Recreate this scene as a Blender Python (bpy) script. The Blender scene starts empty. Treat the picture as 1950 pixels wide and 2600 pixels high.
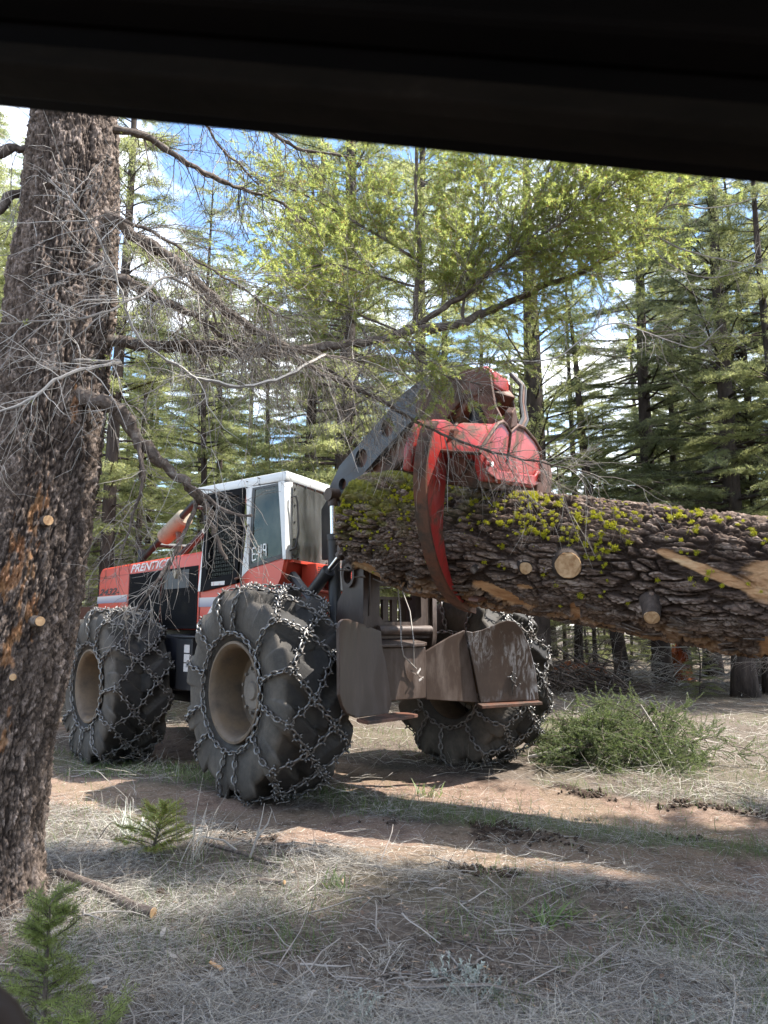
import bpy, bmesh, math, random
import numpy as np
from mathutils import Vector, Matrix

# ------------------------------------------------------------------ camera, sky, sun, exposure
sc = bpy.context.scene
COL = sc.collection
random.seed(7)
rng = np.random.default_rng(7)
cam_d = bpy.data.cameras.new('camera')
cam = bpy.data.objects.new('camera', cam_d); COL.objects.link(cam)
cam.location = (0, 0, 1.488)
cam.rotation_euler = (math.radians(90) + 0.1459, 0, 0)
cam_d.sensor_fit = 'VERTICAL'; cam_d.sensor_height = 36.0; cam_d.sensor_width = 27.0
cam_d.lens = 36.0 * 1996 / 2600
cam_d.clip_start = 0.05; cam_d.clip_end = 2000
cam_d.dof.use_dof = True; cam_d.dof.focus_distance = 6.8; cam_d.dof.aperture_fstop = 8.0
sc.camera = cam

SUN = Vector((0.53, 0.03, 0.85)).normalized()
w = bpy.data.worlds.new('World'); sc.world = w; w.use_nodes = True
nt = w.node_tree; nt.nodes.clear()
def wn(t, **k):
    n = nt.nodes.new(t)
    for a, b in k.items(): setattr(n, a, b)
    return n
wo = wn('ShaderNodeOutputWorld'); bg = wn('ShaderNodeBackground')
sky = wn('ShaderNodeTexSky', sky_type='NISHITA', sun_disc=False, sun_elevation=math.asin(SUN.z),
         sun_rotation=math.atan2(SUN.x, SUN.y), air_density=1.0, dust_density=0.6, ozone_density=2.0)
tc = wn('ShaderNodeTexCoord'); mp = wn('ShaderNodeMapping'); mp.inputs['Scale'].default_value = (1, 1, 1.6)
mp.inputs['Location'].default_value = (2.2956, 4.4589, 4.0454)
nz = wn('ShaderNodeTexNoise'); nz.inputs['Scale'].default_value = 2.6; nz.inputs['Detail'].default_value = 7
nz.inputs['Roughness'].default_value = 0.58
cr = wn('ShaderNodeValToRGB'); cr.color_ramp.elements[0].position = 0.485; cr.color_ramp.elements[1].position = 0.62
mx = wn('ShaderNodeMix', data_type='RGBA'); mx.inputs['B'].default_value = (8.2, 8.1, 7.9, 1)
L = nt.links.new
L(tc.outputs['Generated'], mp.inputs['Vector']); L(mp.outputs['Vector'], nz.inputs['Vector'])
L(nz.outputs['Fac'], cr.inputs['Fac']); L(cr.outputs['Color'], mx.inputs['Factor'])
hs_ = wn('ShaderNodeHueSaturation'); hs_.inputs['Saturation'].default_value = 1.08; hs_.inputs['Value'].default_value = 0.85
L(sky.outputs['Color'], hs_.inputs['Color']); L(hs_.outputs['Color'], mx.inputs['A']); L(mx.outputs['Result'], bg.inputs['Color'])
bg.inputs['Strength'].default_value = 0.15
L(bg.outputs['Background'], wo.inputs['Surface'])

sl = bpy.data.lights.new('sun', 'SUN'); sl.energy = 3.9; sl.angle = math.radians(0.53); sl.color = (1.0, 0.95, 0.87)
so = bpy.data.objects.new('sun', sl); COL.objects.link(so)
so.rotation_euler = SUN.to_track_quat('Z', 'Y').to_euler()
so.location = (20, 8, 30)

sc.view_settings.view_transform = 'Standard'; sc.view_settings.look = 'None'
sc.view_settings.gamma = 1.0; sc.view_settings.use_curve_mapping = False
sc.view_settings.exposure = 1.85
sc.cycles.use_denoising = True
sc.cycles.max_bounces = 6; sc.cycles.diffuse_bounces = 4; sc.cycles.glossy_bounces = 3
sc.cycles.transmission_bounces = 4; sc.cycles.transparent_max_bounces = 8
sc.cycles.caustics_reflective = False; sc.cycles.caustics_refractive = False

# ------------------------------------------------------------------ materials
def hexc(c): return (c[0], c[1], c[2], 1.0)
class Mat:
    def __init__(s, name):
        s.m = bpy.data.materials.new(name); s.m.use_nodes = True
        s.nt = s.m.node_tree; s.nt.nodes.clear()
        s.out = s.n('ShaderNodeOutputMaterial')
    def n(s, t, **k):
        x = s.nt.nodes.new(t)
        for a, b in k.items(): setattr(x, a, b)
        return x
    def l(s, a, b): s.nt.links.new(a, b)
    def noise(s, scale, detail=6, rough=0.6, stretch=(1, 1, 1), vec=None, dist=0.0):
        c = s.n('ShaderNodeTexCoord'); m = s.n('ShaderNodeMapping'); m.inputs['Scale'].default_value = stretch
        t = s.n('ShaderNodeTexNoise'); t.inputs['Scale'].default_value = scale; t.inputs['Detail'].default_value = detail
        t.inputs['Roughness'].default_value = rough; t.inputs['Distortion'].default_value = dist
        s.l(c.outputs['Object'], m.inputs['Vector']); s.l(m.outputs['Vector'], t.inputs['Vector'])
        return t.outputs['Fac']
    def ramp(s, fac, stops):
        r = s.n('ShaderNodeValToRGB'); e = r.color_ramp.elements
        e[0].position = stops[0][0]; e[0].color = hexc(stops[0][1])
        e[1].position = stops[-1][0]; e[1].color = hexc(stops[-1][1])
        for p, c in stops[1:-1]:
            q = e.new(p); q.color = hexc(c)
        s.l(fac, r.inputs['Fac']); return r.outputs['Color']
    def mask(s, fac, a, b):
        r = s.n('ShaderNodeMapRange'); r.inputs['From Min'].default_value = a; r.inputs['From Max'].default_value = b
        s.l(fac, r.inputs['Value']); return r.outputs['Result']
    def mix(s, f, a, b):
        x = s.n('ShaderNodeMix', data_type='RGBA')
        for v, k in ((f, 'Factor'), (a, 'A'), (b, 'B')):
            if isinstance(v, tuple): x.inputs[k].default_value = hexc(v)
            elif isinstance(v, (int, float)): x.inputs[k].default_value = v
            else: s.l(v, x.inputs[k])
        return x.outputs['Result']
    def attr(s, name):
        a = s.n('ShaderNodeAttribute'); a.attribute_name = name; return a
    def island(s):
        g = s.n('ShaderNodeNewGeometry'); return g.outputs['Random Per Island']
    def bsdf(s, col, rough=0.6, metal=0.0, bump=None, spec=0.5, bstr=0.3, bdist=0.01):
        b = s.n('ShaderNodeBsdfPrincipled')
        if isinstance(col, tuple): b.inputs['Base Color'].default_value = hexc(col)
        else: s.l(col, b.inputs['Base Color'])
        if isinstance(rough, float): b.inputs['Roughness'].default_value = rough
        else: s.l(rough, b.inputs['Roughness'])
        b.inputs['Metallic'].default_value = metal; b.inputs['Specular IOR Level'].default_value = spec
        if bump is not None:
            q = s.n('ShaderNodeBump'); q.inputs['Strength'].default_value = bstr; q.inputs['Distance'].default_value = bdist
            s.l(bump, q.inputs['Height']); s.l(q.outputs['Normal'], b.inputs['Normal'])
        s.l(b.outputs['BSDF'], s.out.inputs['Surface']); return b
    def leaf(s, col, tcol, amount=0.5, rough=0.5):
        d = s.n('ShaderNodeBsdfPrincipled'); d.inputs['Roughness'].default_value = rough
        d.inputs['Specular IOR Level'].default_value = 0.35
        t = s.n('ShaderNodeBsdfTranslucent'); x = s.n('ShaderNodeMixShader'); x.inputs['Fac'].default_value = amount
        s.l(col, d.inputs['Base Color']); s.l(tcol, t.inputs['Color'])
        s.l(d.outputs['BSDF'], x.inputs[1]); s.l(t.outputs['BSDF'], x.inputs[2]); s.l(x.outputs['Shader'], s.out.inputs['Surface'])

def worn(name, base, base2, dirt, scale=3.0, d0=0.5, d1=0.68, rough=0.5, metal=0.0, stretch=(1, 1, 1), bstr=0.15, fine=40, spec=0.5):
    m = Mat(name)
    c = m.mix(m.noise(scale * 0.6, 3), base, base2)
    k = m.mask(m.noise(scale, 9, 0.68, stretch), d0, d1)
    c = m.mix(k, c, dirt)
    r = m.mix(k, (rough, rough, rough), (0.85, 0.85, 0.85))
    m.bsdf(c, r, metal, m.noise(fine, 4), spec, bstr, 0.004)
    return m.m
def needle(name, c0, c1, t0, t1, amt=0.5, brown=None):
    m = Mat(name); i = m.island()
    st = [(0.0, c0), (0.9, c1)]; tt = [(0.0, t0), (0.9, t1)]
    if brown: st += [(0.94, brown), (1.0, brown)]; tt += [(0.94, brown), (1.0, brown)]
    oi = m.n('ShaderNodeObjectInfo'); cc = m.ramp(i, st); t = m.ramp(i, tt)
    hs = m.n('ShaderNodeHueSaturation')
    mr = m.n('ShaderNodeMapRange'); mr.inputs['To Min'].default_value = 0.75; mr.inputs['To Max'].default_value = 1.2
    m.l(oi.outputs['Random'], mr.inputs['Value']); m.l(mr.outputs['Result'], hs.inputs['Value']); m.l(cc, hs.inputs['Color'])
    m.leaf(hs.outputs['Color'], t, amt); return m.m

MT = {}
MT['red'] = worn('red_paint', (0.52, 0.045, 0.020), (0.45, 0.055, 0.030), (0.32, 0.14, 0.095), 2.2, 0.56, 0.8, 0.42)
MT['red_worn'] = worn('worn_red_paint', (0.40, 0.022, 0.018), (0.32, 0.045, 0.042), (0.10, 0.055, 0.037), 5.0, 0.50, 0.62, 0.36, stretch=(1, 1, 0.6), bstr=0.3, fine=25)
MT['white'] = worn('white_paint', (0.72, 0.72, 0.70), (0.62, 0.62, 0.60), (0.42, 0.40, 0.36), 3.0, 0.55, 0.8, 0.5)
MT['boom'] = worn('charcoal_paint', (0.030, 0.034, 0.040), (0.040, 0.044, 0.05), (0.075, 0.068, 0.06), 3.0, 0.5, 0.8, 0.5)
MT['steel'] = worn('brown_worn_steel', (0.034, 0.020, 0.014), (0.052, 0.032, 0.023), (0.14, 0.11, 0.095), 7.0, 0.47, 0.80, 0.5, 0.15, (1, 1, 0.3), 0.25, 18)
m = Mat('scraped_steel'); a_ = m.mask(m.noise(2.6, 4, 0.6), 0.46, 0.62); b_ = m.mask(m.noise(9, 10, 0.75, (1.6, 1.6, 0.45), dist=1.2), 0.48, 0.62)
k_ = m.n('ShaderNodeMath', operation='MULTIPLY'); m.l(a_, k_.inputs[0]); m.l(b_, k_.inputs[1])
base_ = m.ramp(m.noise(5, 9, 0.7, (1, 1, 0.5)), [(0.3, (0.032, 0.019, 0.013)), (0.6, (0.054, 0.034, 0.025)), (0.8, (0.082, 0.056, 0.042))])
m.bsdf(m.mix(k_.outputs[0], base_, (0.36, 0.37, 0.40)), 0.42, 0.1, m.noise(18, 6), 0.5, 0.2, 0.004); MT['steel_scraped'] = m.m
MT['rustred'] = worn('rusty_red_steel', (0.16, 0.055, 0.03), (0.085, 0.05, 0.035), (0.055, 0.04, 0.03), 4.0, 0.45, 0.6, 0.55, 0.2, bstr=0.3)
MT['black'] = worn('black_paint', (0.012, 0.012, 0.014), (0.02, 0.02, 0.022), (0.06, 0.052, 0.042), 4.0, 0.55, 0.8, 0.5)
MT['grille_black'] = worn('grille_black', (0.006, 0.006, 0.007), (0.009, 0.009, 0.010), (0.03, 0.026, 0.02), 4.0, 0.55, 0.85, 0.85, spec=0.1)
MT['navy'] = worn('dark_navy_paint', (0.012, 0.014, 0.022), (0.018, 0.02, 0.03), (0.045, 0.04, 0.035), 3.0, 0.55, 0.8, 0.5)
MT['chrome'] = worn('chrome_rod', (0.6, 0.6, 0.6), (0.55, 0.55, 0.55), (0.4, 0.4, 0.4), 3, 0.6, 0.9, 0.18, 1.0)
MT['chain'] = worn('chain_steel', (0.22, 0.215, 0.21), (0.16, 0.155, 0.15), (0.09, 0.07, 0.055), 9.0, 0.47, 0.68, 0.40, 0.8, bstr=0.1)
MT['chain_dull'] = worn('rusted_chain', (0.12, 0.09, 0.07), (0.16, 0.13, 0.11), (0.07, 0.05, 0.04), 9.0, 0.5, 0.7, 0.55, 0.5, bstr=0.1)
MT['rubber'] = worn('dusty_rubber', (0.045, 0.043, 0.041), (0.07, 0.066, 0.062), (0.15, 0.135, 0.115), 3.2, 0.48, 0.78, 0.75, bstr=0.35, fine=30, spec=0.3)
m = Mat('dusty_rubber'); dn = m.n('ShaderNodeMath', operation='MULTIPLY'); m.l(m.attr('dust').outputs['Fac'], dn.inputs[0]); m.l(m.mask(m.noise(6, 8, 0.7), 0.25, 0.75), dn.inputs[1])
m.bsdf(m.mix(dn.outputs[0], m.ramp(m.noise(9, 8, 0.7), [(0.3, (0.012, 0.0115, 0.0115)), (0.7, (0.030, 0.028, 0.026))]), (0.12, 0.103, 0.084)), 0.7, 0, m.noise(34, 8, 0.7), 0.3, 0.5, 0.01)
MT['rubber'] = m.m
MT['rim'] = worn('tan_rim', (0.125, 0.076, 0.036), (0.115, 0.088, 0.062), (0.06, 0.045, 0.034), 5.0, 0.42, 0.7, 0.6)
MT['hub'] = worn('dusty_hub', (0.15, 0.128, 0.105), (0.19, 0.165, 0.14), (0.085, 0.07, 0.057), 7.0, 0.45, 0.75, 0.75)
MT['tan'] = worn('tan_muffler', (0.29, 0.25, 0.18), (0.25, 0.21, 0.15), (0.18, 0.13, 0.09), 6.0, 0.5, 0.75, 0.7)
MT['seat'] = worn('black_seat', (0.02, 0.02, 0.02), (0.03, 0.03, 0.028), (0.05, 0.05, 0.045), 5, 0.5, 0.8, 0.7)
MT['sticker'] = worn('faded_sticker', (0.62, 0.60, 0.57), (0.5, 0.47, 0.45), (0.42, 0.16, 0.12), 14.0, 0.55, 0.68, 0.6)
MT['letter_white'] = worn('white_lettering', (0.70, 0.66, 0.64), (0.62, 0.58, 0.56), (0.45, 0.10, 0.07), 16.0, 0.58, 0.66, 0.6)
MT['letter_black'] = worn('black_lettering', (0.03, 0.025, 0.03), (0.05, 0.04, 0.04), (0.3, 0.05, 0.03), 18.0, 0.6, 0.7, 0.6)
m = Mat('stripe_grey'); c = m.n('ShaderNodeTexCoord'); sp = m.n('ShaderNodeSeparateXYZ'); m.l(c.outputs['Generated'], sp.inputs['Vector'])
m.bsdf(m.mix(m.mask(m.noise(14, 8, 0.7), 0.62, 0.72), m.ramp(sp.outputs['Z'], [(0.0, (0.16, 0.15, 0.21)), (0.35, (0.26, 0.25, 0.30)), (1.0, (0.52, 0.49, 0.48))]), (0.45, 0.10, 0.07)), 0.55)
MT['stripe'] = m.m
m = Mat('side_glass'); t = m.n('ShaderNodeBsdfTransparent'); t.inputs['Color'].default_value = (0.55, 0.58, 0.5, 1)
g = m.n('ShaderNodeBsdfGlossy'); g.inputs['Roughness'].default_value = 0.03; g.inputs['Color'].default_value = (0.9, 0.95, 0.9, 1)
d = m.n('ShaderNodeBsdfDiffuse'); d.inputs['Color'].default_value = (0.22, 0.22, 0.17, 1)
x1 = m.n('ShaderNodeMixShader'); x2 = m.n('ShaderNodeMixShader'); fr = m.n('ShaderNodeFresnel'); fr.inputs['IOR'].default_value = 1.3
m.l(m.mask(m.noise(2.5, 8, 0.7), 0.4, 1.3), x1.inputs['Fac']); m.l(t.outputs[0], x1.inputs[1]); m.l(d.outputs[0], x1.inputs[2])
m.l(fr.outputs[0], x2.inputs['Fac']); m.l(x1.outputs[0], x2.inputs[1]); m.l(g.outputs[0], x2.inputs[2]); m.l(x2.outputs[0], m.out.inputs['Surface'])
MT['glass'] = m.m
m = Mat('dark_door_glass'); t = m.n('ShaderNodeBsdfTransparent'); t.inputs['Color'].default_value = (0.10, 0.11, 0.10, 1); g = m.n('ShaderNodeBsdfGlossy'); g.inputs['Roughness'].default_value = 0.08; x1 = m.n('ShaderNodeMixShader'); x1.inputs['Fac'].default_value = 0.03
m.l(t.outputs[0], x1.inputs[1]); m.l(g.outputs[0], x1.inputs[2]); m.l(x1.outputs[0], m.out.inputs['Surface']); MT['dark_glass'] = m.m
m = Mat('scratched_plastic_pane'); t = m.n('ShaderNodeBsdfTransparent'); t.inputs['Color'].default_value = (0.75, 0.76, 0.74, 1)
g = m.n('ShaderNodeBsdfGlossy'); g.inputs['Roughness'].default_value = 0.10
d = m.n('ShaderNodeBsdfDiffuse'); d.inputs['Color'].default_value = (0.46, 0.46, 0.44, 1)
x1 = m.n('ShaderNodeMixShader'); x2 = m.n('ShaderNodeMixShader'); fr = m.n('ShaderNodeFresnel'); fr.inputs['IOR'].default_value = 1.7
m.l(m.mask(m.noise(1.6, 10, 0.65, (1, 1, 0.25)), 0.30, 1.25), x1.inputs['Fac']); m.l(t.outputs[0], x1.inputs[1]); m.l(d.outputs[0], x1.inputs[2])
m.l(fr.outputs[0], x2.inputs['Fac']); m.l(x1.outputs[0], x2.inputs[1]); m.l(g.outputs[0], x2.inputs[2]); m.l(x2.outputs[0], m.out.inputs['Surface'])
MT['pane'] = m.m

def bark_mat(name, dark, mid, light, patch, stretch, scale):
    m = Mat(name)
    a = m.noise(scale, 10, 0.7, stretch, dist=0.6)
    b = m.noise(scale * 5, 6, 0.7, stretch)
    c = m.ramp(a, [(0.32, dark), (0.5, mid), (0.66, light), (0.8, mid)])
    at = m.attr('wood')
    sep = m.n('ShaderNodeSeparateColor'); m.l(at.outputs['Color'], sep.inputs['Color'])
    c = m.mix(m.mask(b, 0.40, 0.66), c, dark)
    c = m.mix(m.mask(sep.outputs['Blue'], 0.62, 0.25), c, dark)
    c = m.mix(m.mask(sep.outputs['Blue'], 0.80, 1.05), c, light)
    wood = m.ramp(m.noise(scale * 0.8, 8, 0.65, (stretch[0], stretch[1], stretch[2])), [(0.3, patch[0]), (0.55, patch[1]), (0.72, patch[2])])
    c = m.mix(sep.outputs['Red'], c, wood)
    c = m.mix(sep.outputs['Green'], c, m.ramp(m.noise(9, 6), [(0.35, (0.05, 0.06, 0.012)), (0.6, (0.20, 0.19, 0.02)), (0.75, (0.30, 0.29, 0.03))]))
    m.bsdf(c, 0.85, 0.0, b, 0.25, 0.7, 0.012)
    return m.m
MT['bark_trunk'] = bark_mat('fir_bark', (0.042, 0.030, 0.024), (0.18, 0.135, 0.108), (0.40, 0.32, 0.275), ((0.20, 0.07, 0.025), (0.42, 0.20, 0.08), (0.50, 0.30, 0.15)), (1, 1, 0.55), 16)
MT['bark_log'] = bark_mat('furrowed_log_bark', (0.038, 0.024, 0.018), (0.175, 0.120, 0.092), (0.36, 0.285, 0.24), ((0.24, 0.11, 0.045), (0.46, 0.27, 0.14), (0.60, 0.43, 0.26)), (0.35, 1, 1), 12)
m = Mat('dark_forest_bark'); m.bsdf(m.ramp(m.noise(7, 8, 0.7, (1, 1, 0.25)), [(0.3, (0.018, 0.014, 0.012)), (0.6, (0.075, 0.058, 0.05)), (0.8, (0.14, 0.115, 0.10))]), 0.9, 0, m.noise(16, 6, 0.7, (1, 1, 0.3)), 0.2, 0.8, 0.03)
MT['bark_bg'] = m.m
m = Mat('limb_bark'); m.bsdf(m.ramp(m.noise(22, 8, 0.7), [(0.3, (0.035, 0.026, 0.022)), (0.55, (0.12, 0.095, 0.08)), (0.72, (0.25, 0.225, 0.20))]), 0.85, 0, m.noise(60, 6), 0.2, 0.6, 0.006)
MT['limb'] = m.m
m = Mat('dead_twig'); m.bsdf(m.ramp(m.island(), [(0.0, (0.11, 0.085, 0.07)), (0.5, (0.22, 0.19, 0.165)), (1.0, (0.36, 0.33, 0.30))]), 0.8, 0, None, 0.2)
MT['twig'] = m.m
m = Mat('pale_twig'); m.bsdf(m.ramp(m.island(), [(0.0, (0.20, 0.175, 0.155)), (1.0, (0.40, 0.37, 0.335))]), 0.75, 0, None, 0.25)
MT['pale_twig'] = m.m
m = Mat('cut_wood'); m.bsdf(m.ramp(m.noise(26, 6, 0.6), [(0.3, (0.28, 0.15, 0.07)), (0.55, (0.46, 0.30, 0.165)), (0.8, (0.56, 0.40, 0.25))]), 0.75, 0, m.noise(60, 4), 0.3, 0.4, 0.004)
MT['cut'] = m.m
m = Mat('rotten_red_wood'); m.bsdf(m.ramp(m.noise(9, 9, 0.7, (1, 1, 0.4)), [(0.3, (0.08, 0.025, 0.012)), (0.55, (0.28, 0.09, 0.035)), (0.75, (0.42, 0.19, 0.09))]), 0.9, 0, m.noise(20, 6), 0.2, 0.8, 0.03)
MT['rot'] = m.m
MT['needle_near'] = needle('fir_needles_backlit', (0.10, 0.125, 0.030), (0.19, 0.205, 0.055), (0.42, 0.51, 0.12), (0.62, 0.68, 0.21), 0.58, (0.34, 0.16, 0.05))
MT['needle_mid'] = needle('fir_needles_sunny', (0.085, 0.105, 0.048), (0.15, 0.16, 0.075), (0.32, 0.36, 0.13), (0.50, 0.51, 0.23), 0.58)
MT['needle_dark'] = needle('fir_needles_shaded', (0.065, 0.080, 0.045), (0.13, 0.145, 0.078), (0.20, 0.23, 0.09), (0.33, 0.35, 0.16), 0.5)  # darker copy of the sunny needles, shade side put into the colour
MT['needle_cut'] = needle('cut_bough_needles', (0.06, 0.10, 0.040), (0.145, 0.19, 0.075), (0.13, 0.19, 0.06), (0.27, 0.33, 0.11), 0.42)
MT['needle_sap'] = needle('sapling_needles', (0.11, 0.145, 0.045), (0.21, 0.245, 0.08), (0.24, 0.31, 0.08), (0.42, 0.48, 0.14), 0.45)
MT['lichen'] = needle('wolf_lichen', (0.30, 0.29, 0.012), (0.50, 0.48, 0.03), (0.30, 0.30, 0.02), (0.45, 0.44, 0.04), 0.3)
MT['straw'] = needle('dry_straw', (0.14, 0.12, 0.095), (0.60, 0.555, 0.48), (0.15, 0.12, 0.08), (0.30, 0.26, 0.18), 0.25)
MT['straw_grey'] = needle('grey_litter', (0.12, 0.11, 0.10), (0.66, 0.63, 0.585), (0.10, 0.09, 0.07), (0.22, 0.2, 0.16), 0.2)
MT['grass'] = needle('green_grass', (0.050, 0.10, 0.028), (0.15, 0.20, 0.07), (0.10, 0.17, 0.04), (0.22, 0.28, 0.08), 0.4)
MT['sage'] = needle('silver_leaves', (0.26, 0.28, 0.235), (0.44, 0.46, 0.40), (0.2, 0.23, 0.18), (0.3, 0.33, 0.26), 0.25)
m = Mat('soil'); m.bsdf(m.ramp(m.noise(18, 8, 0.7), [(0.3, (0.025, 0.017, 0.012)), (0.7, (0.085, 0.058, 0.042))]), 0.95, 0, m.noise(50, 6), 0.2, 0.8, 0.02)
MT['soil'] = m.m
m = Mat('bark_flake'); m.bsdf(m.ramp(m.island(), [(0.0, (0.03, 0.02, 0.015)), (0.6, (0.13, 0.085, 0.06)), (0.9, (0.26, 0.18, 0.13)), (1.0, (0.40, 0.27, 0.16))]), 0.9); MT['flake'] = m.m
# ground: dirt / litter mix from a painted zone attribute (where the wheel ruts really run)
m = Mat('forest_floor')
sep = m.n('ShaderNodeSeparateColor'); m.l(m.attr('zone').outputs['Color'], sep.inputs['Color'])
litter = m.ramp(m.noise(30, 10, 0.75), [(0.30, (0.025, 0.019, 0.015)), (0.48, (0.085, 0.066, 0.052)), (0.62, (0.21, 0.175, 0.14)), (0.8, (0.36, 0.31, 0.25))])
litter = m.mix(m.mask(m.noise(1.1, 5), 0.42, 0.66), litter, m.ramp(m.noise(45, 8, 0.7), [(0.3, (0.05, 0.040, 0.033)), (0.7, (0.23, 0.185, 0.15))]))
dirt = m.ramp(m.noise(60, 10, 0.75), [(0.28, (0.09, 0.058, 0.043)), (0.5, (0.22, 0.150, 0.112)), (0.72, (0.38, 0.29, 0.225))])
dirt = m.mix(m.mask(m.noise(5, 7, 0.7), 0.5, 0.66), dirt, (0.10, 0.066, 0.048))
grn = m.ramp(m.noise(35, 8, 0.7), [(0.3, (0.05, 0.06, 0.025)), (0.7, (0.19, 0.18, 0.09))])
c = m.mix(sep.outputs['Red'], litter, dirt)
gm = m.n('ShaderNodeMath', operation='MULTIPLY'); m.l(sep.outputs['Green'], gm.inputs[0]); gm.inputs[1].default_value = 0.6
c = m.mix(gm.outputs[0], c, grn)
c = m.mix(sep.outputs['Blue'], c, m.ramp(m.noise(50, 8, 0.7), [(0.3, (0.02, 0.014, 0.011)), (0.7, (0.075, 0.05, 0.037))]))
m.bsdf(c, 0.95, 0, m.noise(90, 8, 0.75), 0.15, 0.7, 0.02)
MT['ground'] = m.m
m = Mat('vehicle_black_trim'); m.bsdf(m.ramp(m.noise(9, 8, 0.7, (0.2, 1, 1)), [(0.3, (0.0015, 0.0015, 0.002)), (0.8, (0.005, 0.004, 0.004))]), 0.7, 0, m.noise(60, 4), 0.05, 0.2, 0.002)
MT['trim'] = m.m
m = Mat('vehicle_dusty_edge'); m.bsdf(m.ramp(m.noise(14, 8, 0.75, (0.25, 1, 1)), [(0.3, (0.004, 0.0037, 0.0034)), (0.62, (0.011, 0.009, 0.0078)), (0.8, (0.024, 0.020, 0.017))]), 0.8, 0, m.noise(60, 4), 0.08, 0.3, 0.003)
MT['trim2'] = m.m
m = Mat('vehicle_brown_trim'); m.bsdf(m.ramp(m.noise(14, 8), [(0.3, (0.016, 0.007, 0.003)), (0.8, (0.035, 0.016, 0.007))]), 0.6)
MT['trim3'] = m.m

# ------------------------------------------------------------------ mesh helpers
def link_mesh(name, me, mat, parent=None, smooth=False):
    if mat is not None: me.materials.append(MT[mat])
    if smooth: me.polygons.foreach_set('use_smooth', np.ones(len(me.polygons), bool))
    o = bpy.data.objects.new(name, me); COL.objects.link(o)
    if parent is not None: o.parent = parent
    return o
def np_mesh(name, v, faces):
    """v (n,3); faces (m,k) with constant k"""
    me = bpy.data.meshes.new(name); v = np.ascontiguousarray(v, np.float32); f = np.ascontiguousarray(faces, np.int32)
    k = f.shape[1]
    me.vertices.add(len(v)); me.vertices.foreach_set('co', v.ravel())
    me.loops.add(f.size); me.loops.foreach_set('vertex_index', f.ravel())
    me.polygons.add(len(f)); me.polygons.foreach_set('loop_start', np.arange(0, f.size, k, dtype=np.int32))
    me.polygons.foreach_set('loop_total', np.full(len(f), k, np.int32))
    me.update(calc_edges=True); return me
def tag(o, label=None, cat=None, group=None, kind=None):
    for k, v in (('label', label), ('category', cat), ('group', group), ('kind', kind)):
        if v: o[k] = v
    return o
def thing(name, loc, label, cat, group=None, rotz=0):
    o = bpy.data.objects.new(name, None); COL.objects.link(o); o.location = loc; o.rotation_euler = (0, 0, rotz)
    o.empty_display_size = 0.2
    return tag(o, label, cat, group)
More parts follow.
